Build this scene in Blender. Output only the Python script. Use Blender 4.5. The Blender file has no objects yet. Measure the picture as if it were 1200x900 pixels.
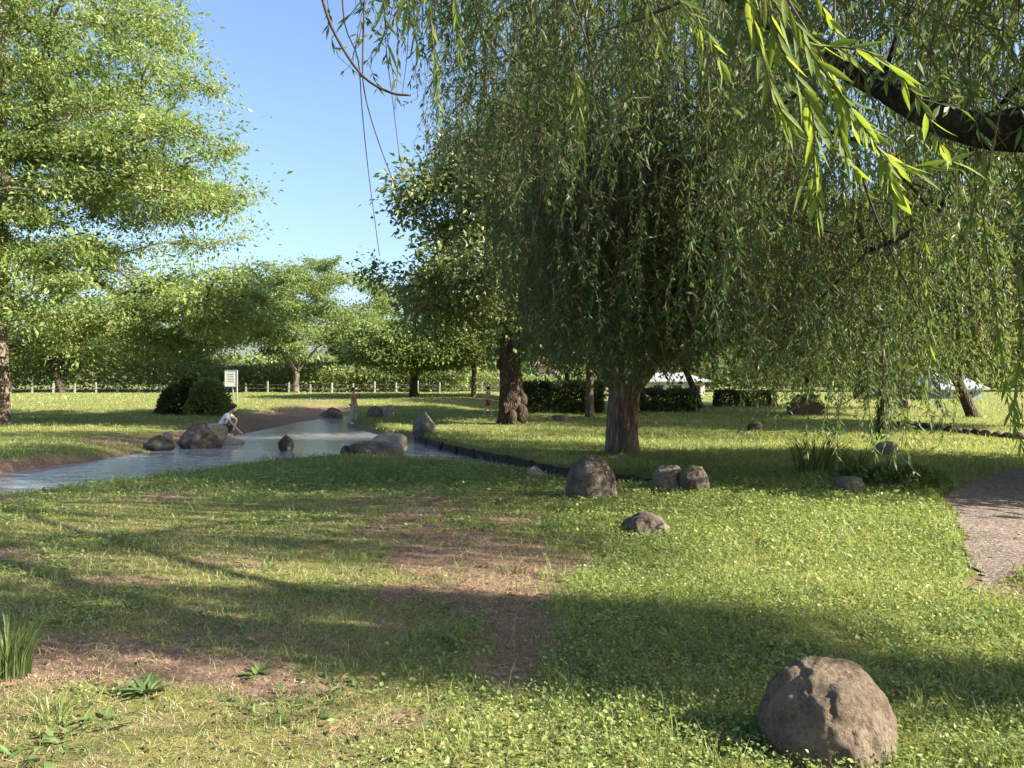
import bpy, bmesh, math
import numpy as np
from mathutils import Vector, Matrix, Euler

rng = np.random.default_rng(7)
scene = bpy.context.scene
COL = scene.collection
EYE = 1.55
HORIZON = 440.0
FOC = 900.0
PI = math.pi

# ------------------------------------------------------------------ noise
def _hash(ix, iy, iz, seed):
    h = (ix.astype(np.int64) * 374761393 + iy.astype(np.int64) * 668265263 + iz.astype(np.int64) * 2147483647 + seed * 974711) & 0xffffffff
    h = ((h ^ (h >> 13)) * 1274126177) & 0xffffffff
    h = h ^ (h >> 16)
    return (h & 0xffff) / 65535.0

def vnoise(p, seed=0):
    p = np.asarray(p, float)
    i = np.floor(p).astype(np.int64)
    f = p - i
    f = f * f * (3 - 2 * f)
    out = 0
    for dx in (0, 1):
        wx = f[:, 0] if dx else 1 - f[:, 0]
        for dy in (0, 1):
            wy = f[:, 1] if dy else 1 - f[:, 1]
            for dz in (0, 1):
                wz = f[:, 2] if dz else 1 - f[:, 2]
                out = out + wx * wy * wz * _hash(i[:, 0] + dx, i[:, 1] + dy, i[:, 2] + dz, seed)
    return out

def fbm(p, seed=0, octv=4, lac=2.03, gain=0.5):
    p = np.asarray(p, float)
    a, s, t = 1.0, 0.0, 0.0
    for k in range(octv):
        s = s + a * vnoise(p * lac ** k + k * 17.3, seed + k)
        t += a
        a *= gain
    return s / t

def fbm2(x, y, scale, seed=0, octv=4):
    x = np.asarray(x, float); y = np.asarray(y, float)
    return fbm(np.stack([x.ravel() * scale, y.ravel() * scale, np.zeros(x.size) + 0.5], 1), seed, octv).reshape(x.shape)

def sstep(a, b, x):
    t = np.clip((x - a) / (b - a), 0, 1)
    return t * t * (3 - 2 * t)

# ------------------------------------------------------------------ plan of the park
POND = np.array([(-18, 5), (-12, 7.6), (-9, 9.1), (-6.9, 10.1), (-5.5, 11.4), (-4.6, 12.6), (-3.9, 13.4), (-3.0, 13.8),
                 (-1.9, 13.6), (-1.0, 13.1), (-.5, 12.6), (.3, 11.7), (.8, 11.15), (1.4, 10.75), (2.0, 10.7), (2.5, 11.0),
                 (2.3, 11.8), (1.5, 12.7), (.75, 13.5), (0, 15), (-.7, 16.2), (-1.6, 18), (-2.0, 19.2), (-2.6, 20.6), (-3.8, 22.5),
                 (-4.7, 24.5), (-5.7, 26.6), (-6.0, 28.6), (-6.0, 30.5), (-6.4, 33.0), (-7.4, 33.5), (-8.3, 31.5), (-8.5, 28.4), (-8.1, 24.5),
                 (-7.9, 21.6), (-8.1, 19.8), (-8.2, 17.6), (-8.5, 15.6), (-9.1, 13.9), (-12, 11.7), (-19, 9)], float)
POND[2:15] *= np.array([1.02, 1.03, 1.08, 1.11, 1.12, 1.12, 1.11, 1.10, 1.09, 1.07, 1.06, 1.05, 1.03])[:, None]
EDGE = POND[15:24]
PATH = np.array([(3.32, 5.43), (3.78, 6.34), (4.42, 7.6), (5.0, 8.6), (5.3, 9.4), (5.55, 9.9), (6.4, 10.9), (7.2, 11.7), (8.2, 12.7), (11, 15.2), (16, 19), (24, 24),
                 (27, 21), (20, 16), (13.5, 11.6), (9, 8.8), (6.7, 7.5), (5.4, 6.95), (4.0, 6.0), (3.75, 5.8)], float)

def seg_dist(x, y, poly, closed=True):
    d = np.full(x.shape, 1e9)
    n = len(poly)
    for k in range(n if closed else n - 1):
        a = poly[k]; b = poly[(k + 1) % n]
        e = b - a
        t = np.clip(((x - a[0]) * e[0] + (y - a[1]) * e[1]) / (e @ e), 0, 1)
        d = np.minimum(d, np.hypot(x - a[0] - t * e[0], y - a[1] - t * e[1]))
    return d

def inside(x, y, poly):
    c = np.zeros(x.shape, bool)
    n = len(poly)
    for k in range(n):
        a = poly[k]; b = poly[(k + 1) % n]
        if a[1] == b[1]:
            continue
        m = ((a[1] > y) != (b[1] > y)) & (x < (b[0] - a[0]) * (y - a[1]) / (b[1] - a[1]) + a[0])
        c ^= m
    return c

def signed(x, y, poly):
    d = seg_dist(x, y, poly)
    return np.where(inside(x, y, poly), -d, d)

def pond_sd(x, y):
    far = (x < -24) | (x > 8) | (y > 42) | (y < 1)
    out = np.full(x.shape, 20.0)
    m = ~far
    if m.any():
        w = 0.10 * (fbm2(x[m], y[m], 1.3, 5, 2) - 0.5)
        out[m] = signed(x[m], y[m], POND) + w
    return out

WATER = -0.20
EL = math.radians(30); AZ = math.radians(-15)
sv = Vector((math.cos(EL) * math.cos(AZ), math.cos(EL) * math.sin(AZ), math.sin(EL)))
def H(x, y, sd=None):
    x = np.asarray(x, float); y = np.asarray(y, float)
    shp = x.shape
    x = x.ravel(); y = y.ravel()
    if sd is None:
        sd = pond_sd(x, y)
    else:
        sd = sd.ravel()
    r = np.hypot(x, y)
    z = 0.16 * (fbm2(x, y, 0.22, 3, 3) - 0.5) * sstep(1.5, 6, r)
    z += 0.035 * (fbm2(x, y, 1.7, 11, 3) - 0.5) * (r < 40)
    leftside = sstep(-1.0, -4.0, x + (y - 30) * -0.10)
    z += 0.40 * sstep(16, 48, y) * leftside + 0.12 * sstep(24, 50, y) * (1 - leftside)
    z -= 0.05 * sstep(9.0, 11.0, y) * sstep(16, 12.5, y) * sstep(3.0, 1.5, x)
    z -= 0.06 * sstep(0.6, -0.2, seg_dist(x, y, PATH) * np.where(inside(x, y, PATH), -1, 1)) * 0.4
    edging = seg_dist(x, y, EDGE, False) < 1.2
    gentle = sstep(-6.5, -8.0, x) * sstep(14, 20, y)
    wid = np.where(edging, 0.10, 0.30 + 2.6 * gentle)
    t = sstep(-1.5, 1.0, np.clip(sd / wid, -3, 1))
    z = np.where(sd < wid, -0.62 * (1 - t) + z * t, z)
    return z.reshape(shp)

def h1(x, y):
    return float(H(np.array([x]), np.array([y]))[0])

def G(px, py):
    """the ground point seen at a photo pixel"""
    dx = (px - 600) / FOC; dz = -(py - HORIZON) / FOC
    y = np.concatenate([np.arange(1.5, 40, 0.03), np.arange(40, 120, 0.2)])
    z = EYE + dz * y
    hit = np.where(z <= H(dx * y, y))[0]
    k = hit[0] if len(hit) else len(y) - 1
    return np.array([dx * y[k], y[k], h1(dx * y[k], y[k])])

def at(px, py, y):
    return np.array([(px - 600) / FOC * y, y, EYE - (py - HORIZON) / FOC * y])

# bare earth: (x, y, rx, ry, strength)
BARE = [(-.25, 6.4, .95, 1.3, 1.0), (-.55, 7.6, .8, .9, .8), (.06, 4.75, .36, .65, 1.0), (.0, 4.15, .28, .4, .9), (-2.2, 4.1, 1.0, .34, 1.0), (-1.15, 3.85, .5, .2, .8), (-.5, 8.6, .6, .7, .6), (-.10, 5.5, .6, .7, 1.0), (-2.05, 4.15, .7, .36, 1.0), (-2.7, 4.35, .7, .36, 1.0),
        (-1.45, 4.05, .30, .22, .8), (-.9, 9.4, .8, .5, .55), (-2.0, 7.6, .9, .25, .55), (-1.6, 3.45, .5, .2, .5), (-.6, 3.5, .4, .2, .5), (.25, 8.2, .35, .6, .6), (-3.0, 5.8, .9, .2, .5),
        (-1.0, 4.4, .5, .16, .45), (3.55, 5.7, .22, .35, .9), (1.6, 8.3, .5, .3, .35)]
def bare(x, y, sd):
    n = fbm2(x, y, 2.2, 21, 4)
    m = np.zeros(x.shape)
    for (cx, cy, rx, ry, s) in BARE:
        m = np.maximum(m, s * np.exp(-(((x - cx) / rx) ** 2 + ((y - cy) / ry) ** 2)))
    m = 0.92 * sstep(0.22, 0.85, m + (n - 0.5) * 1.3)
    dry = sstep(0.55, 0.74, fbm2(x, y, 0.9, 33, 4)) * sstep(1.2, -0.8, x) * sstep(14, 9, y) * 0.7
    m = np.maximum(m, dry)
    # the sandy far bank of the pond
    beach = sstep(2.6, 0.3, sd) * sstep(-6.8, -7.8, x) * sstep(16, 19.5, y) * sstep(38, 33, y)
    m = np.maximum(m, np.clip(beach * 1.0, 0, .8))
    bank = sstep(0.9, 0.1, sd + (n - 0.5) * 1.2) * sstep(-6.5, -8.0, x) * sstep(22, 15, y)
    m = np.maximum(m, bank * 0.6)
    wornA = np.exp(-(((x + 9.5) / 1.3) ** 2 + ((y - 19.2) / 1.6) ** 2))
    wornB = np.exp(-(((x + 9.6) / 2.6) ** 2 + ((y - 35) / 5.0) ** 2)) * 0.5
    m = np.maximum(m, sstep(0.3, 0.7, np.maximum(wornA, wornB) + (n - .5) * .7) * 0.8)
    return m

# ------------------------------------------------------------------ mesh helpers
def mesh_np(name, verts, quads=None, tris=None, smooth=False):
    me = bpy.data.meshes.new(name)
    verts = np.asarray(verts, np.float32)
    nq = 0 if quads is None else len(quads)
    nt = 0 if tris is None else len(tris)
    me.vertices.add(len(verts))
    me.vertices.foreach_set('co', verts.ravel())
    me.loops.add(nq * 4 + nt * 3)
    idx = []
    if nq: idx.append(np.asarray(quads, np.int32).ravel())
    if nt: idx.append(np.asarray(tris, np.int32).ravel())
    me.loops.foreach_set('vertex_index', np.concatenate(idx))
    me.polygons.add(nq + nt)
    st = np.concatenate([np.arange(nq) * 4, nq * 4 + np.arange(nt) * 3]).astype(np.int32)
    me.polygons.foreach_set('loop_start', st)
    me.polygons.foreach_set('use_smooth', np.full(nq + nt, smooth))
    me.update(calc_edges=True)
    return me

def link(name, me, mat, parent=None, loc=None):
    o = bpy.data.objects.new(name, me)
    COL.objects.link(o)
    if mat is not None:
        me.materials.append(mat)
    if parent is not None:
        o.parent = parent
    if loc is not None:
        o.location = loc
    return o

def tag(o, label=None, cat=None, group=None, kind=None):
    if label: o['label'] = label
    if cat: o['category'] = cat
    if group: o['group'] = group
    if kind: o['kind'] = kind
    return o

def thing(name, label, cat, loc=(0, 0, 0), rz=0, group=None):
    o = bpy.data.objects.new(name, None)
    o.empty_display_size = 0.2
    COL.objects.link(o)
    o.location = loc
    o.rotation_euler = (0, 0, rz)
    return tag(o, label, cat, group)

class MB:
    """collects vertices and faces of several pieces into one mesh"""
    def __init__(self):
        self.v = []; self.q = []; self.t = []; self.n = 0
    def add(self, v, q=None, t=None):
        v = np.asarray(v, float)
        if q is not None and len(q): self.q.append(np.asarray(q) + self.n)
        if t is not None and len(t): self.t.append(np.asarray(t) + self.n)
        self.v.append(v); self.n += len(v)
    def box(self, c, s, rz=0, tilt=0):
        sx, sy, sz = [k / 2 for k in s]
        v = np.array([(-sx, -sy, -sz), (sx, -sy, -sz), (sx, sy, -sz), (-sx, sy, -sz), (-sx, -sy, sz), (sx, -sy, sz), (sx, sy, sz), (-sx, sy, sz)])
        m = np.array(Euler((tilt, 0, rz)).to_matrix())
        v = v @ m.T + np.array(c)
        self.add(v, [(0, 3, 2, 1), (4, 5, 6, 7), (0, 1, 5, 4), (1, 2, 6, 5), (2, 3, 7, 6), (3, 0, 4, 7)])
    def tube(self, pts, rad, k=6, cap=True):
        pts = np.asarray(pts, float); n = len(pts)
        rad = np.broadcast_to(np.asarray(rad, float), (n,))
        tan = np.gradient(pts, axis=0)
        tan /= np.linalg.norm(tan, axis=1, keepdims=True) + 1e-9
        up = np.array([0.31, 0.17, 0.93])
        if abs(tan[0] @ up) > 0.9: up = np.array([0.9, 0.3, 0.1])
        u = np.cross(tan, up); u /= np.linalg.norm(u, axis=1, keepdims=True) + 1e-9
        w = np.cross(tan, u)
        a = np.arange(k) * 2 * PI / k
        ring = pts[:, None] + rad[:, None, None] * (np.cos(a)[None, :, None] * u[:, None] + np.sin(a)[None, :, None] * w[:, None])
        q = []
        for i in range(n - 1):
            for j in range(k):
                q.append((i * k + j, i * k + (j + 1) % k, (i + 1) * k + (j + 1) % k, (i + 1) * k + j))
        v = ring.reshape(-1, 3)
        t = []
        if cap:
            v = np.concatenate([v, pts[-1:], pts[:1]])
            e = n * k
            for j in range(k):
                t.append(((n - 1) * k + j, (n - 1) * k + (j + 1) % k, e)); t.append(((j + 1) % k, j, e + 1))
        self.add(v, q, t)
    def build(self, name, mat, parent=None, smooth=False, loc=None):
        v = np.concatenate(self.v)
        q = np.concatenate(self.q) if self.q else None
        t = np.concatenate(self.t) if self.t else None
        return link(name, mesh_np(name, v, q, t, smooth), mat, parent, loc)

def unit(a):
    return a / (np.linalg.norm(a, axis=-1, keepdims=True) + 1e-9)

def leaves(P, D, N, L, Wd, fold=0.25, droop=0.0):
    """kite-shaped leaves folded along the midrib: 4 vertices, 2 triangles each"""
    n = len(P)
    D = unit(D); S = unit(np.cross(D, N)); N = np.cross(S, D)
    L = np.broadcast_to(L, (n,))[:, None]; Wd = np.broadcast_to(Wd, (n,))[:, None]
    mid = P + D * L * 0.42
    v = np.stack([P, mid - S * Wd * .5 + N * Wd * fold, P + D * L - np.array([0, 0, 1.]) * L * droop, mid + S * Wd * .5 + N * Wd * fold], 1).reshape(-1, 3)
    b = np.arange(n)[:, None] * 4
    t = np.concatenate([b + np.array([[0, 2, 1]]), b + np.array([[0, 3, 2]])])
    return v, t

def lance_leaves(P, D, N, L, Wd, curl):
    """long willow leaves for close view: 10 vertices with a bent midrib"""
    n = len(P)
    D = unit(D); S = unit(np.cross(D, N)); N = np.cross(S, D)
    L = L[:, None]; Wd = Wd[:, None]; curl = curl[:, None]
    ts = [0.0, .16, .36, .58, .80, 1.0]
    ws = [.10, .62, 1.0, .90, .5, 0.0]
    cols = []
    for t, w in zip(ts, ws):
        c = P + D * L * (t - 0.10 * np.abs(curl) * t * t) + N * L * curl * t * t
        if w == 0: cols += [c]
        else: cols += [c - S * Wd * w * .5 + N * Wd * .16 * w, c, c + S * Wd * w * .5 + N * Wd * .16 * w]
    v = np.stack(cols, 1).reshape(-1, 3)
    k = 16
    b = np.arange(n)[:, None] * k
    q = []
    for i in range(4):
        q += [(3 * i, 3 * i + 1, 3 * i + 4, 3 * i + 3), (3 * i + 1, 3 * i + 2, 3 * i + 5, 3 * i + 4)]
    q = np.concatenate([b + np.array([x]) for x in q])
    t = np.concatenate([b + np.array([[12, 13, 15]]), b + np.array([[13, 14, 15]])])
    return v, q, t

def rand_unit(n):
    return unit(rng.normal(size=(n, 3)))

# ------------------------------------------------------------------ materials
def new_mat(name):
    m = bpy.data.materials.new(name); m.use_nodes = True
    nt = m.node_tree
    for n in list(nt.nodes): nt.nodes.remove(n)
    out = nt.nodes.new('ShaderNodeOutputMaterial')
    return m, nt, out

def nd(nt, typ, **kw):
    n = nt.nodes.new(typ)
    for k, v in kw.items():
        if k.startswith('i_'): n.inputs[k[2:].replace('_', ' ')].default_value = v
        else: setattr(n, k, v)
    return n

def ramp(nt, stops, fac=None, interp='LINEAR'):
    r = nt.nodes.new('ShaderNodeValToRGB')
    r.color_ramp.interpolation = interp
    els = r.color_ramp.elements
    while len(els) < len(stops): els.new(0.5)
    for e, (p, c) in zip(els, stops):
        e.position = p; e.color = (*c, 1) if len(c) == 3 else c
    if fac is not None: nt.links.new(fac, r.inputs[0])
    return r

def leaf_mat(name, cols, trans=0.4, tint=(1.25, 1.2, 0.55), rough=0.45, spec=0.35):
    m, nt, out = new_mat(name)
    geo = nd(nt, 'ShaderNodeNewGeometry')
    tc = nd(nt, 'ShaderNodeTexCoord')
    nz = nd(nt, 'ShaderNodeTexNoise', i_Scale=0.55, i_Detail=2.0)
    nt.links.new(tc.outputs['Object'], nz.inputs['Vector'])
    ad = nd(nt, 'ShaderNodeMath', operation='MULTIPLY_ADD'); ad.inputs[1].default_value = 0.62
    nt.links.new(geo.outputs['Random Per Island'], ad.inputs[0])
    mm = nd(nt, 'ShaderNodeMath', operation='MULTIPLY_ADD'); mm.inputs[1].default_value = 0.9; mm.inputs[2].default_value = -0.26
    nt.links.new(nz.outputs['Fac'], mm.inputs[0]); nt.links.new(mm.outputs[0], ad.inputs[2])
    k = len(cols)
    r = ramp(nt, [(i / (k - 1), c) for i, c in enumerate(cols)], ad.outputs[0])
    p = nd(nt, 'ShaderNodeBsdfPrincipled', i_Roughness=rough)
    p.inputs['Specular IOR Level'].default_value = spec
    nt.links.new(r.outputs[0], p.inputs['Base Color'])
    tm = nd(nt, 'ShaderNodeMix', data_type='RGBA', blend_type='MULTIPLY'); tm.inputs[0].default_value = 1
    tm.inputs[7].default_value = (*tint, 1)
    nt.links.new(r.outputs[0], tm.inputs[6])
    t = nd(nt, 'ShaderNodeBsdfTranslucent'); nt.links.new(tm.outputs[2], t.inputs[0])
    mx = nd(nt, 'ShaderNodeMixShader'); mx.inputs[0].default_value = trans
    nt.links.new(p.outputs[0], mx.inputs[1]); nt.links.new(t.outputs[0], mx.inputs[2])
    nt.links.new(mx.outputs[0], out.inputs[0])
    return m

def bark_mat(name, c1, c2, c3, scale=9, stretch=0.18, bump=0.9, dist=0.03):
    m, nt, out = new_mat(name)
    tc = nd(nt, 'ShaderNodeTexCoord')
    mp = nd(nt, 'ShaderNodeMapping'); mp.inputs['Scale'].default_value = (1, 1, stretch)
    nt.links.new(tc.outputs['Object'], mp.inputs[0])
    n1 = nd(nt, 'ShaderNodeTexNoise', i_Scale=scale, i_Detail=7.0, i_Roughness=0.65, i_Distortion=0.4)
    nt.links.new(mp.outputs[0], n1.inputs['Vector'])
    vo = nd(nt, 'ShaderNodeTexVoronoi', feature='DISTANCE_TO_EDGE', i_Scale=scale * 1.6)
    nt.links.new(mp.outputs[0], vo.inputs['Vector'])
    ms = nd(nt, 'ShaderNodeMath', operation='MULTIPLY'); ms.inputs[1].default_value = 1.7; ms.use_clamp = True
    nt.links.new(vo.outputs['Distance'], ms.inputs[0])
    ad = nd(nt, 'ShaderNodeMath', operation='MULTIPLY_ADD'); ad.inputs[1].default_value = 0.5
    nt.links.new(ms.outputs[0], ad.inputs[0]); 
    hm = nd(nt, 'ShaderNodeMath', operation='MULTIPLY'); hm.inputs[1].default_value = 0.75
    nt.links.new(n1.outputs['Fac'], hm.inputs[0]); nt.links.new(hm.outputs[0], ad.inputs[2])
    r = ramp(nt, [(0.22, c1), (0.5, c2), (0.85, c3)], ad.outputs[0])
    n2 = nd(nt, 'ShaderNodeTexNoise', i_Scale=1.3, i_Detail=3.0)
    nt.links.new(tc.outputs['Object'], n2.inputs['Vector'])
    mo = nd(nt, 'ShaderNodeMix', data_type='RGBA'); mo.inputs[7].default_value = (0.10, 0.11, 0.055, 1)
    r2 = ramp(nt, [(0.5, (0, 0, 0)), (0.72, (0.4, 0.4, 0.4))], n2.outputs['Fac'])
    nt.links.new(r2.outputs[0], mo.inputs[0]); nt.links.new(r.outputs[0], mo.inputs[6])
    p = nd(nt, 'ShaderNodeBsdfPrincipled', i_Roughness=0.92); p.inputs['Specular IOR Level'].default_value = 0.15
    nt.links.new(mo.outputs[2], p.inputs['Base Color'])
    b = nd(nt, 'ShaderNodeBump', i_Strength=bump, i_Distance=dist)
    nt.links.new(ad.outputs[0], b.inputs['Height']); nt.links.new(b.outputs[0], p.inputs['Normal'])
    nt.links.new(p.outputs[0], out.inputs[0])
    return m

def stone_mat(name, base, dark, light, scale=6, bump=0.7, lichen=0.0, crack=0.5):
    m, nt, out = new_mat(name)
    tc = nd(nt, 'ShaderNodeTexCoord')
    n1 = nd(nt, 'ShaderNodeTexNoise', i_Scale=scale, i_Detail=9.0, i_Roughness=0.68)
    n2 = nd(nt, 'ShaderNodeTexNoise', i_Scale=scale * 9, i_Detail=5.0, i_Roughness=0.75)
    n3 = nd(nt, 'ShaderNodeTexNoise', i_Scale=scale * 0.45, i_Detail=4.0, i_Roughness=0.6)
    vo = nd(nt, 'ShaderNodeTexVoronoi', i_Scale=scale * 5)
    for n in (n1, n2, n3, vo): nt.links.new(tc.outputs['Object'], n.inputs['Vector'])
    r = ramp(nt, [(0.3, dark), (0.5, base), (0.72, light)], n1.outputs['Fac'])
    sp = ramp(nt, [(0.35, (0.55, 0.55, 0.55)), (0.5, (1, 1, 1)), (0.66, (1.35, 1.33, 1.3))], n2.outputs['Fac'])
    ml = nd(nt, 'ShaderNodeMix', data_type='RGBA', blend_type='MULTIPLY'); ml.inputs[0].default_value = 0.8
    nt.links.new(r.outputs[0], ml.inputs[6]); nt.links.new(sp.outputs[0], ml.inputs[7])
    ms = nd(nt, 'ShaderNodeMix', data_type='RGBA'); ms.inputs[7].default_value = (0.12, 0.125, 0.075, 1)
    r3 = ramp(nt, [(0.52, (0, 0, 0)), (0.7, (lichen,) * 3)], n3.outputs['Fac'])
    nt.links.new(r3.outputs[0], ms.inputs[0]); nt.links.new(ml.outputs[2], ms.inputs[6])
    p = nd(nt, 'ShaderNodeBsdfPrincipled', i_Roughness=0.93); p.inputs['Specular IOR Level'].default_value = 0.18
    nt.links.new(ms.outputs[2], p.inputs['Base Color'])
    wv = nd(nt, 'ShaderNodeMix', data_type='RGBA', blend_type='LINEAR_LIGHT'); wv.inputs[0].default_value = 0.12
    nt.links.new(tc.outputs['Object'], wv.inputs[6]); nt.links.new(n1.outputs['Color'], wv.inputs[7])
    vc = nd(nt, 'ShaderNodeTexVoronoi', feature='DISTANCE_TO_EDGE', i_Scale=scale * 0.9)
    nt.links.new(wv.outputs[2], vc.inputs['Vector'])
    cr = ramp(nt, [(0.0, (0.35, 0.33, 0.3)), (0.035, (1, 1, 1))], vc.outputs['Distance'])
    mc = nd(nt, 'ShaderNodeMix', data_type='RGBA', blend_type='MULTIPLY'); mc.inputs[0].default_value = crack
    nt.links.new(ms.outputs[2], mc.inputs[6]); nt.links.new(cr.outputs[0], mc.inputs[7])
    nt.links.new(mc.outputs[2], p.inputs['Base Color'])
    s0 = nd(nt, 'ShaderNodeMath', operation='MULTIPLY_ADD'); s0.inputs[1].default_value = crack * .4
    nt.links.new(cr.outputs[0], s0.inputs[0]); nt.links.new(n1.outputs['Fac'], s0.inputs[2])
    s1 = nd(nt, 'ShaderNodeMath', operation='MULTIPLY_ADD'); s1.inputs[1].default_value = 0.6
    nt.links.new(n2.outputs['Fac'], s1.inputs[0]); nt.links.new(s0.outputs[0], s1.inputs[2])
    b = nd(nt, 'ShaderNodeBump', i_Strength=bump, i_Distance=0.035)
    nt.links.new(s1.outputs[0], b.inputs['Height']); nt.links.new(b.outputs[0], p.inputs['Normal'])
    nt.links.new(p.outputs[0], out.inputs[0])
    return m

def flat_mat(name, col, rough=0.7, var=0.12, scale=8, metal=0.0, bump=0.0):
    m, nt, out = new_mat(name)
    tc = nd(nt, 'ShaderNodeTexCoord')
    n1 = nd(nt, 'ShaderNodeTexNoise', i_Scale=scale, i_Detail=5.0, i_Roughness=0.6)
    nt.links.new(tc.outputs['Object'], n1.inputs['Vector'])
    lo = tuple(c * (1 - var * 2) for c in col); hi = tuple(min(1, c * (1 + var)) for c in col)
    r = ramp(nt, [(0.3, lo), (0.65, hi)], n1.outputs['Fac'])
    p = nd(nt, 'ShaderNodeBsdfPrincipled', i_Roughness=rough, i_Metallic=metal)
    p.inputs['Specular IOR Level'].default_value = 0.3
    nt.links.new(r.outputs[0], p.inputs['Base Color'])
    if bump:
        b = nd(nt, 'ShaderNodeBump', i_Strength=bump, i_Distance=0.02)
        nt.links.new(n1.outputs['Fac'], b.inputs['Height']); nt.links.new(b.outputs[0], p.inputs['Normal'])
    nt.links.new(p.outputs[0], out.inputs[0])
    return m

def ground_mat():
    m, nt, out = new_mat('lawn_soil')
    tc = nd(nt, 'ShaderNodeTexCoord')
    at_ = nd(nt, 'ShaderNodeAttribute', attribute_name='bare')
    nA = nd(nt, 'ShaderNodeTexNoise', i_Scale=1.1, i_Detail=6.0, i_Roughness=0.65)
    nB = nd(nt, 'ShaderNodeTexNoise', i_Scale=26.0, i_Detail=6.0, i_Roughness=0.7)
    nC = nd(nt, 'ShaderNodeTexNoise', i_Scale=120.0, i_Detail=3.0, i_Roughness=0.7)
    for n in (nA, nB, nC): nt.links.new(tc.outputs['Object'], n.inputs['Vector'])
    green = ramp(nt, [(0.3, (0.09, 0.105, 0.038)), (0.55, (0.18, 0.195, 0.068)), (0.75, (0.30, 0.27, 0.12))], nB.outputs['Fac'])
    soil = ramp(nt, [(0.25, (0.085, 0.055, 0.036)), (0.5, (0.21, 0.138, 0.098)), (0.75, (0.37, 0.255, 0.185))], nB.outputs['Fac'])
    gv = ramp(nt, [(0.3, (0.75, 0.8, 0.7)), (0.7, (1.25, 1.15, 1.0))], nA.outputs['Fac'])
    ml = nd(nt, 'ShaderNodeMix', data_type='RGBA', blend_type='MULTIPLY'); ml.inputs[0].default_value = 1
    nt.links.new(green.outputs[0], ml.inputs[6]); nt.links.new(gv.outputs[0], ml.inputs[7])
    ad = nd(nt, 'ShaderNodeMath', operation='MULTIPLY_ADD'); ad.inputs[1].default_value = 0.9; 
    sb = nd(nt, 'ShaderNodeMath', operation='SUBTRACT'); sb.inputs[1].default_value = 0.5
    nt.links.new(nB.outputs['Fac'], sb.inputs[0]); nt.links.new(sb.outputs[0], ad.inputs[0]); nt.links.new(at_.outputs['Fac'], ad.inputs[2])
    rr = ramp(nt, [(0.12, (0, 0, 0)), (0.62, (1, 1, 1))], ad.outputs[0])
    mx = nd(nt, 'ShaderNodeMix', data_type='RGBA')
    nt.links.new(rr.outputs[0], mx.inputs[0]); nt.links.new(ml.outputs[2], mx.inputs[6]); nt.links.new(soil.outputs[0], mx.inputs[7])
    p = nd(nt, 'ShaderNodeBsdfPrincipled', i_Roughness=0.95); p.inputs['Specular IOR Level'].default_value = 0.1
    nt.links.new(mx.outputs[2], p.inputs['Base Color'])
    hs = nd(nt, 'ShaderNodeMath', operation='MULTIPLY_ADD'); hs.inputs[1].default_value = 0.4
    nt.links.new(nC.outputs['Fac'], hs.inputs[0]); nt.links.new(nB.outputs['Fac'], hs.inputs[2])
    b = nd(nt, 'ShaderNodeBump', i_Strength=0.8, i_Distance=0.04)
    nt.links.new(hs.outputs[0], b.inputs['Height']); nt.links.new(b.outputs[0], p.inputs['Normal'])
    nt.links.new(p.outputs[0], out.inputs[0])
    return m

def path_mat():
    m, nt, out = new_mat('washed_gravel')
    tc = nd(nt, 'ShaderNodeTexCoord')
    vo = nd(nt, 'ShaderNodeTexVoronoi', i_Scale=58.0)
    ve = nd(nt, 'ShaderNodeTexVoronoi', feature='DISTANCE_TO_EDGE', i_Scale=58.0)
    nz = nd(nt, 'ShaderNodeTexNoise', i_Scale=1.6, i_Detail=5.0)
    for n in (vo, ve, nz): nt.links.new(tc.outputs['Object'], n.inputs['Vector'])
    sx = nd(nt, 'ShaderNodeSeparateColor'); nt.links.new(vo.outputs['Color'], sx.inputs[0])
    r = ramp(nt, [(0.0, (0.075, 0.065, 0.06)), (0.35, (0.15, 0.123, 0.10)), (0.7, (0.235, 0.19, 0.158)), (1.0, (0.37, 0.32, 0.28))], sx.outputs[0])
    e = ramp(nt, [(0.0, (0.35, 0.32, 0.3)), (0.14, (1, 1, 1))], ve.outputs['Distance'])
    ml = nd(nt, 'ShaderNodeMix', data_type='RGBA', blend_type='MULTIPLY'); ml.inputs[0].default_value = 0.75
    nt.links.new(r.outputs[0], ml.inputs[6]); nt.links.new(e.outputs[0], ml.inputs[7])
    v = ramp(nt, [(0.3, (0.8, 0.8, 0.8)), (0.7, (1.12, 1.08, 1.05))], nz.outputs['Fac'])
    m2 = nd(nt, 'ShaderNodeMix', data_type='RGBA', blend_type='MULTIPLY'); m2.inputs[0].default_value = 1
    nt.links.new(ml.outputs[2], m2.inputs[6]); nt.links.new(v.outputs[0], m2.inputs[7])
    p = nd(nt, 'ShaderNodeBsdfPrincipled', i_Roughness=0.85); p.inputs['Specular IOR Level'].default_value = 0.25
    nt.links.new(m2.outputs[2], p.inputs['Base Color'])
    b = nd(nt, 'ShaderNodeBump', i_Strength=0.9, i_Distance=0.012)
    nt.links.new(ve.outputs['Distance'], b.inputs['Height']); nt.links.new(b.outputs[0], p.inputs['Normal'])
    nt.links.new(p.outputs[0], out.inputs[0])
    return m

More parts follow.
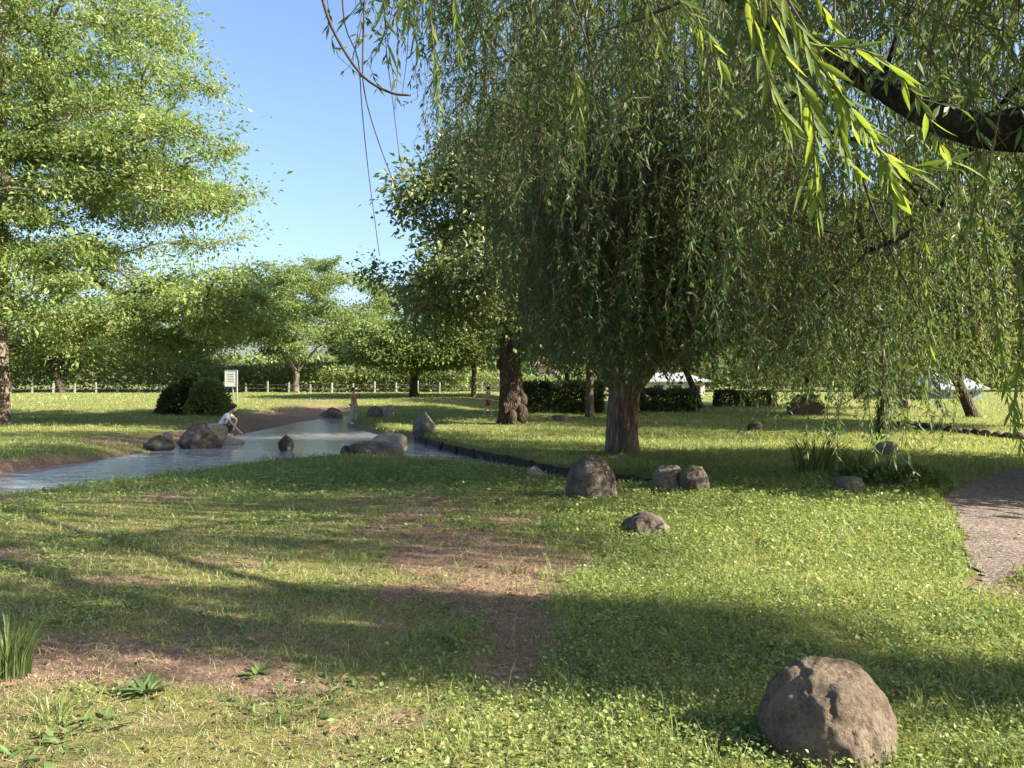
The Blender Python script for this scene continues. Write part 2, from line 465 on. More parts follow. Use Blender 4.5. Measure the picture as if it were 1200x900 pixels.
def water_mat():
    m, nt, out = new_mat('pond_water')
    tc = nd(nt, 'ShaderNodeTexCoord')
    mp = nd(nt, 'ShaderNodeMapping'); mp.inputs['Scale'].default_value = (0.8, 1.3, 1); mp.inputs['Rotation'].default_value = (0, 0, 0.35)
    nt.links.new(tc.outputs['Object'], mp.inputs[0])
    n1 = nd(nt, 'ShaderNodeTexNoise', i_Scale=3.2, i_Detail=3.0, i_Roughness=0.5)
    n2 = nd(nt, 'ShaderNodeTexNoise', i_Scale=14.0, i_Detail=2.0)
    nt.links.new(mp.outputs[0], n1.inputs['Vector']); nt.links.new(mp.outputs[0], n2.inputs['Vector'])
    ad = nd(nt, 'ShaderNodeMath', operation='MULTIPLY_ADD'); ad.inputs[1].default_value = 0.3
    nt.links.new(n2.outputs['Fac'], ad.inputs[0]); nt.links.new(n1.outputs['Fac'], ad.inputs[2])
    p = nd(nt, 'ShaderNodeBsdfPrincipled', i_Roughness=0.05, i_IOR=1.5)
    p.inputs['Base Color'].default_value = (0.25, 0.265, 0.29, 1)  # pale tone paints the bright sky reflection into the base colour
    b = nd(nt, 'ShaderNodeBump', i_Strength=0.38, i_Distance=0.05)
    nt.links.new(ad.outputs[0], b.inputs['Height']); nt.links.new(b.outputs[0], p.inputs['Normal'])
    nt.links.new(p.outputs[0], out.inputs[0])
    return m

M = {
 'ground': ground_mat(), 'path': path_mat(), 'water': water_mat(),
 'grass': leaf_mat('grass_blade', [(0.095, 0.14, 0.042), (0.192, 0.255, 0.08), (0.305, 0.36, 0.128), (0.45, 0.44, 0.22)], 0.48, (1.15, 1.1, 0.7)),
 'clover': leaf_mat('clover_leaf', [(0.12, 0.185, 0.055), (0.235, 0.305, 0.095), (0.36, 0.415, 0.145)], 0.42, (1.15, 1.1, 0.7)),
 'straw': leaf_mat('dry_straw', [(0.20, 0.14, 0.085), (0.36, 0.275, 0.17), (0.48, 0.40, 0.26)], 0.2, (1.0, 0.9, 0.7)),
 'litter': leaf_mat('dead_leaf', [(0.07, 0.042, 0.024), (0.16, 0.10, 0.055), (0.30, 0.21, 0.12)], 0.15, (1.0, 0.9, 0.7)),
 'weed': leaf_mat('weed_leaf', [(0.07, 0.12, 0.04), (0.12, 0.18, 0.06), (0.18, 0.23, 0.08)], 0.35, (1.15, 1.1, 0.7)),
 'reed': leaf_mat('reed_blade', [(0.05, 0.085, 0.026), (0.09, 0.135, 0.04), (0.15, 0.19, 0.06)], 0.4, (1.15, 1.1, 0.7)),
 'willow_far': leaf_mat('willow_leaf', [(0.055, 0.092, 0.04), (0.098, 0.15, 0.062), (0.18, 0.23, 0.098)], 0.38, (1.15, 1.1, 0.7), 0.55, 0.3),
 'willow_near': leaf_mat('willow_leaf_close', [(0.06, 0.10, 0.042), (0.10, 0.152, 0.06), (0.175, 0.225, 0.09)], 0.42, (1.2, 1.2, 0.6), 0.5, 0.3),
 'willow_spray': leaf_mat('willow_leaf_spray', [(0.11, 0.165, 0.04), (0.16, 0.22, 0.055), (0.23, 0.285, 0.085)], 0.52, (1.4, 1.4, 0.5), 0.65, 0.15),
 'willow_pale': leaf_mat('willow_leaf_pale', [(0.14, 0.19, 0.06), (0.22, 0.275, 0.085), (0.32, 0.36, 0.12)], 0.48, (1.15, 1.1, 0.7)),
 'left_leaf': leaf_mat('feathery_leaf', [(0.075, 0.125, 0.042), (0.145, 0.21, 0.066), (0.235, 0.30, 0.095), (0.33, 0.38, 0.13)], 0.48, (1.15, 1.12, 0.65)),
 'cherry_leaf': leaf_mat('cherry_leaf', [(0.095, 0.15, 0.05), (0.17, 0.24, 0.078), (0.26, 0.32, 0.11)], 0.48, (1.15, 1.1, 0.7)),
 'dark_leaf': leaf_mat('evergreen_leaf', [(0.06, 0.095, 0.04), (0.105, 0.15, 0.06), (0.17, 0.21, 0.08), (0.26, 0.26, 0.11)], 0.3, rough=0.4, spec=0.45),
 'hedge_leaf': leaf_mat('hedge_leaf', [(0.028, 0.048, 0.018), (0.05, 0.08, 0.028), (0.085, 0.115, 0.04)], 0.25),
 'wild_leaf': leaf_mat('undergrowth_leaf', [(0.09, 0.135, 0.05), (0.155, 0.21, 0.075), (0.245, 0.285, 0.11)], 0.45, (1.15, 1.1, 0.7)),
 'wild_pale': leaf_mat('bamboo_grass_leaf', [(0.13, 0.17, 0.055), (0.20, 0.24, 0.08), (0.28, 0.29, 0.12)], 0.4, (1.15, 1.1, 0.7)),
 'bark_willow': bark_mat('willow_bark', (0.035, 0.026, 0.02), (0.12, 0.088, 0.065), (0.26, 0.20, 0.15), 8, 0.16, 1.0, 0.05),
 'bark_dark': bark_mat('dark_bark', (0.014, 0.011, 0.009), (0.05, 0.038, 0.029), (0.15, 0.115, 0.088), 11, 0.3, 1.0, 0.06),
 'bark_limb_shaded': bark_mat('shaded_limb_bark', (0.008, 0.007, 0.006), (0.026, 0.021, 0.017), (0.08, 0.064, 0.052), 12, 0.3, 1.0, 0.06),  # darker copy of dark_bark; the limb's shade is put into the colour
 'bark_grey': bark_mat('grey_bark', (0.05, 0.04, 0.032), (0.14, 0.11, 0.085), (0.28, 0.23, 0.18), 9, 0.3),
 'twig': flat_mat('twig_bark', (0.10, 0.075, 0.04), 0.8, 0.25, 30),
 'twig_dark': flat_mat('dark_twig_bark', (0.045, 0.032, 0.026), 0.8, 0.25, 30),
 'cut': flat_mat('cut_wood', (0.20, 0.145, 0.10), 0.9, 0.2, 10, bump=0.4),
 'rock_front': stone_mat('tan_rough_stone', (0.15, 0.116, 0.084), (0.066, 0.052, 0.04), (0.23, 0.182, 0.134), 5.5, 1.0, 0.0, 0.12),
 'rock_brown': stone_mat('brown_stone', (0.118, 0.096, 0.078), (0.05, 0.041, 0.034), (0.205, 0.17, 0.14), 5, 0.9, 0.3),
 'rock_grey': stone_mat('grey_stone', (0.155, 0.138, 0.12), (0.075, 0.067, 0.06), (0.25, 0.225, 0.20), 5, 0.8, 0.3),
 'rock_dark': stone_mat('dark_wet_stone', (0.05, 0.045, 0.04), (0.025, 0.022, 0.02), (0.09, 0.08, 0.07), 6, 0.7, 0.2),
 'rock_pale': stone_mat('pale_stone', (0.26, 0.225, 0.185), (0.14, 0.12, 0.10), (0.37, 0.33, 0.28), 5, 0.6, 0.1),
 'timber': flat_mat('wet_dark_timber', (0.035, 0.028, 0.022), 0.8, 0.3, 6, bump=0.5),
 'white_paint': flat_mat('white_paint', (0.72, 0.72, 0.70), 0.5, 0.08, 5),
 'grey_metal': flat_mat('galvanised_steel', (0.42, 0.42, 0.42), 0.45, 0.1, 12, 0.4),
 'print': flat_mat('grey_print', (0.30, 0.33, 0.36), 0.6, 0.1, 12),
 'concrete': flat_mat('concrete_post', (0.26, 0.25, 0.22), 0.9, 0.15, 9, bump=0.3),
 'wire': flat_mat('fence_wire', (0.25, 0.25, 0.24), 0.5, 0.1, 9, 0.6),
 'skin': flat_mat('skin', (0.52, 0.34, 0.25), 0.55, 0.06, 6),
 'hair': flat_mat('black_hair', (0.014, 0.012, 0.011), 0.5, 0.2, 40),
 'cloth_white': flat_mat('white_cotton', (0.74, 0.73, 0.72), 0.9, 0.05, 10),
 'cloth_dark': flat_mat('charcoal_cloth', (0.055, 0.058, 0.068), 0.9, 0.15, 10),
 'cloth_grey': flat_mat('grey_cotton', (0.34, 0.34, 0.34), 0.9, 0.08, 10),
 'cloth_red': flat_mat('dusty_red_cotton', (0.40, 0.17, 0.12), 0.9, 0.1, 10),
 'cloth_brown': flat_mat('brown_cotton', (0.21, 0.095, 0.065), 0.9, 0.12, 10),
 'wall_beige': flat_mat('beige_render', (0.52, 0.43, 0.31), 0.9, 0.07, 3),
 'wall_white': flat_mat('white_render', (0.46, 0.46, 0.45), 0.85, 0.05, 2),
 'wall_blue': flat_mat('blue_grey_sheet', (0.25, 0.28, 0.36), 0.6, 0.08, 2),
 'roof_grey': flat_mat('pale_roof_sheet', (0.30, 0.31, 0.32), 0.55, 0.08, 2),
 'roof_brown': flat_mat('brown_roof_tiles', (0.16, 0.11, 0.085), 0.8, 0.15, 6),
 'glass': flat_mat('window_glass', (0.05, 0.06, 0.07), 0.08, 0.1, 2),
 'soil_brick': flat_mat('red_brown_planter', (0.075, 0.055, 0.042), 0.9, 0.15, 8),
}

# ------------------------------------------------------------------ ground, water, path
def build_ground():
    a_f = np.radians(np.linspace(-58, 58, 860))
    a_c = np.radians(np.linspace(58, 302, 90))[1:-1]
    ang = np.concatenate([a_f, a_c])
    r = [0.5]
    while r[-1] < 62: r.append(r[-1] * 1.0125)
    while r[-1] < 3000: r.append(r[-1] * 1.06)
    r = np.array(r)
    A, R = np.meshgrid(ang, r)
    X = np.sin(A) * R; Y = np.cos(A) * R
    x = X.ravel(); y = Y.ravel()
    sd = pond_sd(x, y)
    z = H(x, y, sd)
    na, nr = len(ang), len(r)
    v = np.stack([x, y, z], 1)
    i, j = np.meshgrid(np.arange(nr - 1), np.arange(na), indexing='ij')
    j2 = (j + 1) % na
    q = np.stack([i * na + j, (i + 1) * na + j, (i + 1) * na + j2, i * na + j2], -1).reshape(-1, 4)
    q = q[:, ::-1]
    c = np.array([[0, 0, float(z[:na].mean())]])
    tc = np.stack([np.full(na, len(v)), (np.arange(na) + 1) % na, np.arange(na)], 1)
    v = np.concatenate([v, c])
    me = mesh_np('ground', v, q, tc, True)
    b = np.append(bare(x, y, sd), 0)
    b = np.where(np.append(sd, 20) < 0.02, 1.0, b)
    atr = me.attributes.new('bare', 'FLOAT', 'POINT')
    atr.data.foreach_set('value', b.astype(np.float32))
    tag(link('ground', me, M['ground']), kind='structure')

build_ground()

def sheet(name, poly, step, zf, mat, jitter=0.0, grow=0.0, ymax=60):
    lo = poly.min(0) - 0.5; hi = poly.max(0) + 0.5
    hi[1] = min(hi[1], ymax)
    gx = np.arange(lo[0], hi[0], step); gy = np.arange(lo[1], hi[1], step)
    X, Y = np.meshgrid(gx, gy)
    cx = X[:-1, :-1] + step / 2; cy = Y[:-1, :-1] + step / 2
    sd = signed(cx, cy, poly) - grow
    if jitter: sd = sd + jitter * (fbm2(cx, cy, 3.0, 44, 3) - 0.5)
    keep = sd < 0
    ny, nx = X.shape
    ii, jj = np.nonzero(keep)
    q = np.stack([ii * nx + jj, ii * nx + jj + 1, (ii + 1) * nx + jj + 1, (ii + 1) * nx + jj], 1)
    used, inv = np.unique(q, return_inverse=True)
    x = X.ravel()[used]; y = Y.ravel()[used]
    v = np.stack([x, y, zf(x, y)], 1)
    return tag(link(name, mesh_np(name, v, inv.reshape(-1, 4), None, True), mat), kind='structure')

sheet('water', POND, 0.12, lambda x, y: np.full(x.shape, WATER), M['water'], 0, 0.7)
sheet('path', PATH, 0.05, lambda x, y: H(x, y) + 0.012, M['path'], 0.22, 0.0, 26)

# ------------------------------------------------------------------ grass
def scatter(bands, half=0.80):
    xs, ys, rs = [], [], []
    for (r0, r1, rho) in bands:
        n = int(rho * half * (r1 * r1 - r0 * r0))
        r = np.sqrt(rng.uniform(r0 * r0, r1 * r1, n))
        hf = half + 0.25 * sstep(9, 3, r)
        a = rng.uniform(-1, 1, n) * hf
        xs.append(np.sin(a) * r); ys.append(np.cos(a) * r); rs.append(r)
    return np.concatenate(xs), np.concatenate(ys), np.concatenate(rs)

def lush(x, y):
    """1 where the lawn grows thick (right and far), 0 on the worn left part"""
    d = sstep(-0.9, 0.9, x - 0.12 * (y - 5) + 1.2 * (fbm2(x, y, .8, 61, 3) - .5))
    d = np.maximum(d, sstep(9.5, 12.5, y))
    return d

def blades(x, y, r, hgt, wid, lean, flat=False):
    n = len(x)
    z = H(x, y) - 0.005
    a = rng.uniform(0, 2 * PI, n); b = rng.uniform(0, 2 * PI, n)
    ln = lean * rng.uniform(0.3, 1.5, n) * hgt
    P = np.stack([x, y, z], 1)
    S = np.stack([np.cos(a), np.sin(a), np.zeros(n)], 1) * (wid / 2)[:, None]
    out = np.stack([np.cos(b), np.sin(b), np.zeros(n)], 1)
    hz = np.array([0, 0, 1.0])
    mid = P + out * (ln * 0.35)[:, None] + hz * (hgt * 0.6)[:, None]
    tip = P + out * ln[:, None] + hz * (hgt * (1.0 if not flat else 0.7))[:, None]
    v = np.stack([P - S, P + S, mid - S * .8, mid + S * .8, tip], 1).reshape(-1, 3)
    k = np.arange(n)[:, None] * 5
    q = k + np.array([[0, 1, 3, 2]]); t = k + np.array([[2, 3, 4]])
    return v, q, t

def build_grass():
    x, y, r = scatter([(1.6, 4, 5200), (4, 6, 4200), (6, 9, 2400), (9, 14, 1200), (14, 22, 480), (22, 34, 150), (34, 58, 45)])
    sd = pond_sd(x, y)
    pd = signed(x, y, PATH)
    bb = bare(x, y, sd)
    lu = lush(x, y)
    patch = fbm2(x, y, 2.6, 71, 3); tf = fbm2(x, y, 9.0, 73, 2)
    prob = (1 - 0.92 * bb) * (0.5 + 0.5 * lu) * sstep(0.22, 0.55, patch + 0.25 * lu) * (.35 + .65 * sstep(.38, .58, tf))
    keep = (rng.random(len(x)) < prob) & (sd > 0.06) & (pd > rng.uniform(-0.10, 0.05, len(x)))
    keep &= ~((y > 52) & (x < 0))
    x, y, r, lu, sd, patch, tf = x[keep], y[keep], r[keep], lu[keep], sd[keep], patch[keep], tf[keep]
    n = len(x)
    hg = 0.8 * (0.026 + 0.024 * lu + 0.05 * (patch - .4)) * np.exp(rng.normal(0, 0.38, n)) + 0.008
    hg *= 1 + 0.35 * sstep(0.7, 0.1, sd)
    hg *= .75 + .9 * sstep(.42, .72, tf)
    hg = np.clip(hg, 0.02, 0.24) * (1 - 0.2 * sstep(10, 25, r))
    wd = 0.0034 * (1 + sstep(3, 9, r) * 0.9 + sstep(8, 24, r) * 3.2 + sstep(24, 50, r) * 7)
    v, q, t = blades(x, y, r, hg, wd, 0.75)
    tag(link('grass', mesh_np('grass', v, q, t), M['grass']), 'short uneven green grass covering the park lawn', 'grass', kind='stuff')
    # broad small leaves of clover and low weeds
    x, y, r = scatter([(1.6, 4, 5400), (4, 6, 5400), (6, 9, 3400), (9, 13, 1400)])
    sd = pond_sd(x, y); pd = signed(x, y, PATH); bb = bare(x, y, sd); lu = lush(x, y)
    c = fbm2(x, y, 1.5, 83, 4)
    prob = (1 - bb) * np.maximum(lu * sstep(0.30, 0.5, c + 0.1), sstep(0.52, 0.62, c) * 0.8)
    keep = (rng.random(len(x)) < prob) & (sd > 0.1) & (pd > 0.02)
    x, y, r, lu, c = x[keep], y[keep], r[keep], lu[keep], c[keep]
    n = len(x)
    P = np.stack([x, y, H(x, y) + rng.uniform(0.012, 0.06, n) * (0.5 + 0.8 * lu)], 1)
    a = rng.uniform(0, 2 * PI, n)
    D = np.stack([np.cos(a), np.sin(a), rng.normal(0.15, 0.35, n)], 1)
    N = unit(np.stack([rng.normal(0, .4, n), rng.normal(0, .4, n), np.ones(n)], 1))
    L = 0.0165 * np.exp(rng.normal(0, 0.35, n)) * (1 + sstep(5, 12, r) * 1.0)
    v, t = leaves(P, D, N, L, L * 0.75, 0.12)
    tag(link('clover', mesh_np('clover', v, None, t), M['clover']), 'low clover and broad leaved weeds mixed in the lawn', 'clover', kind='stuff')
    x, y, r = scatter([(1.6, 4, 900), (4, 6, 700), (6, 9, 300)])
    sd = pond_sd(x, y); pd = signed(x, y, PATH); bb = bare(x, y, sd); c = fbm2(x, y, 2.1, 89, 3)
    keep = (rng.random(len(x)) < (1 - .7 * bb) * sstep(.50, .62, c)) & (pd > .05)
    x, y, r = x[keep], y[keep], r[keep]; n = len(x)
    a = rng.uniform(0, 2 * PI, n)
    D = np.stack([np.cos(a), np.sin(a), rng.uniform(.1, .9, n)], 1)
    N = unit(np.stack([-np.cos(a) * .4, -np.sin(a) * .4, np.ones(n)], 1) + rng.normal(0, .25, (n, 3)))
    L = .037 * np.exp(rng.normal(0, .35, n))
    v, q, t = lance_leaves(np.stack([x, y, H(x, y) + rng.uniform(0, .02, n)], 1), D, N, L, L * rng.uniform(.25, .5, n), rng.uniform(-.45, .1, n))
    tag(link('low_weeds', mesh_np('low_weeds', v, q, t), M['weed']), 'patches of low plantain and dandelion leaves in the near lawn', 'weeds', kind='stuff')
    x, y, r = scatter([(1.6, 4, 420), (4, 6, 300), (6, 9, 150), (9, 13, 60)])
    sd = pond_sd(x, y); c = fbm2(x, y, 1.1, 99, 3); bb = bare(x, y, sd)
    keep = (rng.random(len(x)) < .25 + .5 * sstep(.45, .6, c) + .3 * bb) & (sd > .1)
    x, y, r = x[keep], y[keep], r[keep]; n = len(x)
    a = rng.uniform(0, 2 * PI, n)
    N = unit(np.stack([rng.normal(0, .5, n), rng.normal(0, .5, n), np.ones(n)], 1))
    L = .024 * np.exp(rng.normal(0, .45, n))
    v, t = leaves(np.stack([x, y, H(x, y) + rng.uniform(.004, .03, n)], 1), np.stack([np.cos(a), np.sin(a), rng.normal(0, .2, n)], 1), N, L, L * rng.uniform(.2, .5, n), .3)
    tag(link('leaf_litter', mesh_np('leaf_litter', v, None, t), M['litter']), 'fallen brown leaves scattered through the grass', 'leaf litter', kind='stuff')
    # dry stalks on the worn patches
    x, y, r = scatter([(1.6, 4, 3600), (4, 6, 2800), (6, 9, 1300), (9, 13, 400)])
    sd = pond_sd(x, y); pd = signed(x, y, PATH); bb = bare(x, y, sd); lu = lush(x, y)
    keep = (rng.random(len(x)) < np.clip(0.8 * (1 - lu) + 0.4 * bb + 0.10, 0, 0.9)) & (sd > 0.1) & (pd > 0)
    x, y, r = x[keep], y[keep], r[keep]
    n = len(x)
    hg = 0.02 * np.exp(rng.normal(0, 0.4, n))
    v, q, t = blades(x, y, r, hg, 0.003 * (1 + sstep(3, 10, r) * 1.2), 2.6, True)
    tag(link('dry_straw', mesh_np('dry_straw', v, q, t), M['straw']), 'dry tan stalks lying on the worn earth patches', 'dry grass', kind='stuff')

build_grass()

# ------------------------------------------------------------------ tufts and weeds
def tuft(name, x, y, n, h, spread, width, label, mat, lean=0.5, cat='grass tuft'):
    z = h1(x, y)
    mb = MB()
    for k in range(n):
        a = rng.uniform(0, 2 * PI); rr = spread * math.sqrt(rng.random())
        b = np.array([math.cos(a) * rr, math.sin(a) * rr, -0.01])
        hh = h * rng.uniform(.55, 1.15)
        ou = a + rng.normal(0, .6); ln = lean * hh * rng.uniform(.2, 1.2)
        o = np.array([math.cos(ou), math.sin(ou), 0]); s = np.array([-o[1], o[0], 0]) if rng.random() < .5 else np.array([1, 0, 0])
        w = width * rng.uniform(.6, 1.2)
        ts = np.array([0, .35, .65, .88, 1.0])
        pts = b + o * (ln * ts[:, None] ** 2) + np.array([0, 0, 1]) * (hh * (ts - .25 * lean * ts ** 3)[:, None])
        ws = np.array([.8, 1, .85, .5, 0]) * w / 2
        v = np.concatenate([np.stack([pts[:4] - s * ws[:4, None], pts[:4] + s * ws[:4, None]], 1).reshape(-1, 3), pts[4:]])
        mb.add(v, [(0, 1, 3, 2), (2, 3, 5, 4), (4, 5, 7, 6)], [(6, 7, 8)])
    o = mb.build(name, mat, loc=(x, y, z))
    return tag(o, label, cat)

def rosette(x, y, n, L, label, up=0.5):
    z = h1(x, y)
    a = rng.uniform(0, 2 * PI, n)
    P = np.stack([np.cos(a) * .03, np.sin(a) * .03, rng.uniform(0, .04, n)], 1) + rng.normal(0, L * .35, (n, 3)) * np.array([1, 1, 0])
    D = np.stack([np.cos(a), np.sin(a), rng.uniform(0.1, up * 2, n)], 1)
    N = unit(np.stack([-np.cos(a) * .5, -np.sin(a) * .5, np.ones(n)], 1))
    l = L * rng.uniform(.5, 1.15, n)
    P[:, 2] -= .03; P[:, :2] *= .3
    v, q, t = lance_leaves(P, D, N, l, l * .28, rng.uniform(-.5, -.1, n))
    o = link('weed_plant', mesh_np('weed_plant', v, q, t), M['weed'], loc=(x, y, z))
    return tag(o, label, 'weed')

g = G(8, 795); tuft('grass_tuft', g[0], g[1], 130, .34, .10, .008, 'tall upright green grass tuft at the left edge of the worn lawn', M['reed'], .45)
g = G(62, 850); tuft('grass_tuft', g[0], g[1], 34, .17, .07, .007, 'small pale grass tuft beside the earth patch near the camera', M['grass'], .8)
g = G(170, 815); rosette(g[0], g[1], 46, .13, 'broad leaved weed clump on the reddish earth patch')
g = G(300, 795); rosette(g[0], g[1], 30, .11, 'grey green weed rosette between the earth patch and mown lawn')
g = G(420, 790); rosette(g[0], g[1], 12, .07, 'small low weed in the shaded strip of lawn')
g = G(600, 672); tuft('grass_tuft', g[0], g[1], 26, .12, .10, .008, 'dark low tuft standing alone on the bare earth track', M['reed'], 1.0)
g = G(283, 595); tuft('grass_tuft', g[0] , g[1], 22, .25, .05, .008, 'thin grass stalks on the near bank below the stone pile', M['grass'], .5)
g = G(590, 560); tuft('grass_tuft', g[0], g[1], 14, .2, .04, .008, 'thin upright stalks beside the small pale stone at the channel', M['grass'], .4)
g = G(958, 556); tuft('grass_tuft', g[0], g[1], 110, .62, .32, .02, 'dark tall reed clump under the hanging willow tips', M['reed'], .5, 'reeds')
g = G(1003, 556); tuft('grass_tuft', g[0] + .1, g[1] + .2, 60, .42, .22, .018, 'shorter dark reed clump behind the flat topped stone', M['reed'], .7, 'reeds')
g = G(985, 885); tuft('grass_tuft', g[0] - .02, g[1] - .33, 12, .12, .05, .007, 'green blades growing against the big tan boulder foot', M['grass'], .7)
g = G(800, 880); tuft('grass_tuft', g[0], g[1], 18, .14, .08, .006, 'loose grass blades in shade near the tan boulder', M['grass'], .7)

# ------------------------------------------------------------------ stones
def rock(name, px, py, w, h, d, mat, label, seed, sub=5, rough=.22, pts=None, z=None, sink=.5, rz=0, flat=None, cat='boulder', pos=None, lean=0.0, pits=0.0, dy=None, chop=1.0):
    """boulder whose visible foot is at the pixel (px,py) and whose size is w x d x h metres"""
    g = G(px, py) if pos is None else np.array(pos, float)
    bm = bmesh.new()
    bmesh.ops.create_icosphere(bm, subdivisions=sub, radius=1)
    v = np.array([p.co[:] for p in bm.verts])
    u = unit(v)
    # angular block: push a few random planes in
    r = np.ones(len(u))
    rr = np.random.default_rng(seed)
    for k in range(9):
        nrm = unit(rr.normal(size=3)); dd = rr.uniform(.72, .95)
        c = u @ nrm
        lim = np.where(c > .05, dd / np.maximum(c, .05), 9)
        r = r + chop * (np.minimum(r, lim * .5 + np.minimum(r, lim) * .5) - r)
    r = r * (1 + rough * 2 * (fbm(u * 1.3 + seed, seed, 3) - .5) + rough * .55 * (fbm(u * 4.2 + seed, seed + 5, 4) - .5) + rough * .22 * (fbm(u * 14, seed + 9, 3) - .5))
    if pits:
        pn = fbm(u * 5.5 + 3, seed + 31, 3)
        r -= pits * sstep(.56, .70, pn) * .10
        pn2 = fbm(u * 17 + 9, seed + 41, 2)
        r -= pits * sstep(.52, .75, pn2) * .035
    v = u * r[:, None]
    if flat is not None: v[:, 2] = np.where(v[:, 2] > flat, flat + (v[:, 2] - flat) * .15, v[:, 2])
    if pts is not None: v = pts(v)
    mn, mx = v.min(0), v.max(0)
    v = (v - (mn + mx) / 2) / (mx - mn) * np.array([w, d, h * (1 + sink)])
    v[:, 0] += lean * v[:, 2]
    if rz:
        c, s = math.cos(rz), math.sin(rz)
        v = np.stack([v[:, 0] * c - v[:, 1] * s, v[:, 0] * s + v[:, 1] * c, v[:, 2]], 1)
    v[:, 2] += h * (1 + sink) / 2 - h * sink
    f = np.array([[x.index for x in p.verts] for p in bm.faces])
    bm.free()
    off = (d * .42 if dy is None else dy) if pos is None else 0
    zz = (h1(g[0], g[1] + off) if z is None else z)
    o = link(name, mesh_np(name, v, None, f, True), mat, loc=(g[0] * (g[1] + off) / g[1] if pos is None else g[0], g[1] + off, zz))
    return tag(o, label, cat)

def dome(p):
    def f(v):
        z = v[:, 2]
        s = 1 - p * np.clip((z + 0.2), 0, None) ** 1.6
        return np.stack([v[:, 0] * s, v[:, 1] * s, z], 1)
    return f

def widen(v):
    s = 1 + .16 * np.clip(-v[:, 2], 0, 1)
    return np.stack([v[:, 0] * s, v[:, 1] * s, v[:, 2]], 1)

rock('boulder', 973, 908, .57, .36, .5, M['rock_front'], 'big tan pitted boulder on the grass nearest the camera', 12, 6, .15, chop=.55, pits=.28, lean=-.08, sink=.85)
rock('boulder', 693, 587, .68, .55, .55, M['rock_brown'], 'large dark rounded boulder at the end of the timber edging', 46, 5, .10, None, lean=-.02, sink=.8, chop=.25)
rock('boulder', 785, 578, .50, .37, .42, M['rock_grey'], 'squat grey boulder leaning against a darker cleft stone', 9, 5, .18)
rock('boulder', 814, 579, .40, .36, .36, M['rock_brown'], 'brown cleft stone behind the squat grey boulder', 17, 5, .22, None)
rock('boulder', 757, 631, .46, .235, .36, M['rock_brown'], 'low half buried brown boulder in the bright grass', 23, 5, .24)
rock('boulder', 628, 562, .30, .20, .22, M['rock_pale'], 'small pale pointed stone beside the narrow channel', 31, 4, .2)
rock('boulder', 995, 578, .37, .20, .34, M['rock_grey'], 'flat topped block of stone below the willow tips', 37, 4, .14, None, flat=.35)
rock('boulder', 1040, 533, .42, .25, .35, M['rock_pale'], 'pinkish angular stone in the sun beyond the reeds', 41, 4, .25)
rock('boulder', 497, 511, .62, .58, .5, M['rock_grey'], 'upright pointed grey stone on the pond bank', 45, 5, .24, dome(.42))
rock('boulder', 885, 506, .42, .28, .36, M['rock_dark'], 'dark squat stone in the shade of the hanging willow', 49, 4, .2)
rock('boulder', 388, 491, 1.05, .45, .7, M['rock_brown'], 'wide dark overhanging stone at the far end of the pond', 53, 5, .28, dy=.2)
rock('boulder', 440, 489, .62, .38, .5, M['rock_grey'], 'rounded greenish stone on the far bank', 57, 4, .2)
rock('boulder', 456, 490, .42, .44, .4, M['rock_pale'], 'smaller pale stone touching the rounded greenish one', 59, 4, .22)
# stones standing in the water
rock('boulder', 0, 0, .85, .50, .6, M['rock_pale'], 'tan slab on top of the stone pair in the pond', 63, 5, .2, pos=(-2.72, 16.9, 0), z=WATER, sink=.3)
rock('boulder', 0, 0, .95, .36, .6, M['rock_brown'], 'low brown stone at the front of the pair in the pond', 67, 5, .2, pos=(-3.05, 16.25, 0), z=WATER, sink=.4)
rock('boulder', 0, 0, .34, .30, .3, M['rock_dark'], 'small black stone beside the pair in the pond', 69, 4, .15, pos=(-3.42, 15.95, 0), z=WATER, sink=.3)
rock('boulder', 0, 0, .36, .36, .34, M['rock_dark'], 'round black stone alone in the open pond', 71, 4, .1, pos=(-5.25, 17.8, 0), z=WATER, sink=.25)
rock('boulder', 0, 0, 1.05, .62, .8, M['rock_brown'], 'largest stone of the pile where the child crouches', 73, 5, .25, pos=(-7.55, 18.6, 0), z=WATER - .02, sink=.3)
rock('boulder', 0, 0, .7, .42, .6, M['rock_pale'], 'rounded stone capping the pile beside the crouching child', 77, 4, .22, pos=(-7.35, 18.9, 0), z=WATER + .16, sink=.3)
rock('boulder', 0, 0, .75, .36, .6, M['rock_dark'], 'dark low stone on the left of the pond stone pile', 79, 4, .22, pos=(-8.25, 18.0, 0), z=WATER, sink=.4)
rock('boulder', 0, 0, .9, .16, .6, M['rock_pale'], 'flat pale stone slab under the crouching child', 83, 4, .15, pos=(-7.35, 19.75, 0), z=WATER + .02, sink=.8)
# a white bag-like pale block on the bank
rock('boulder', 196, 520, .24, .30, .22, M['rock_pale'], 'small whitish block standing on the sandy bank', 87, 4, .1, None, flat=.5)
rock('boulder', 657, 494, .55, .22, .4, M['rock_grey'], 'long grey block lying in front of the clipped hedge', 89, 4, .14, None, flat=.4)
rock('boulder', 766, 497, .34, .10, .3, M['rock_pale'], 'small flat pale stone behind the pollarded willow trunk', 91, 4, .2)

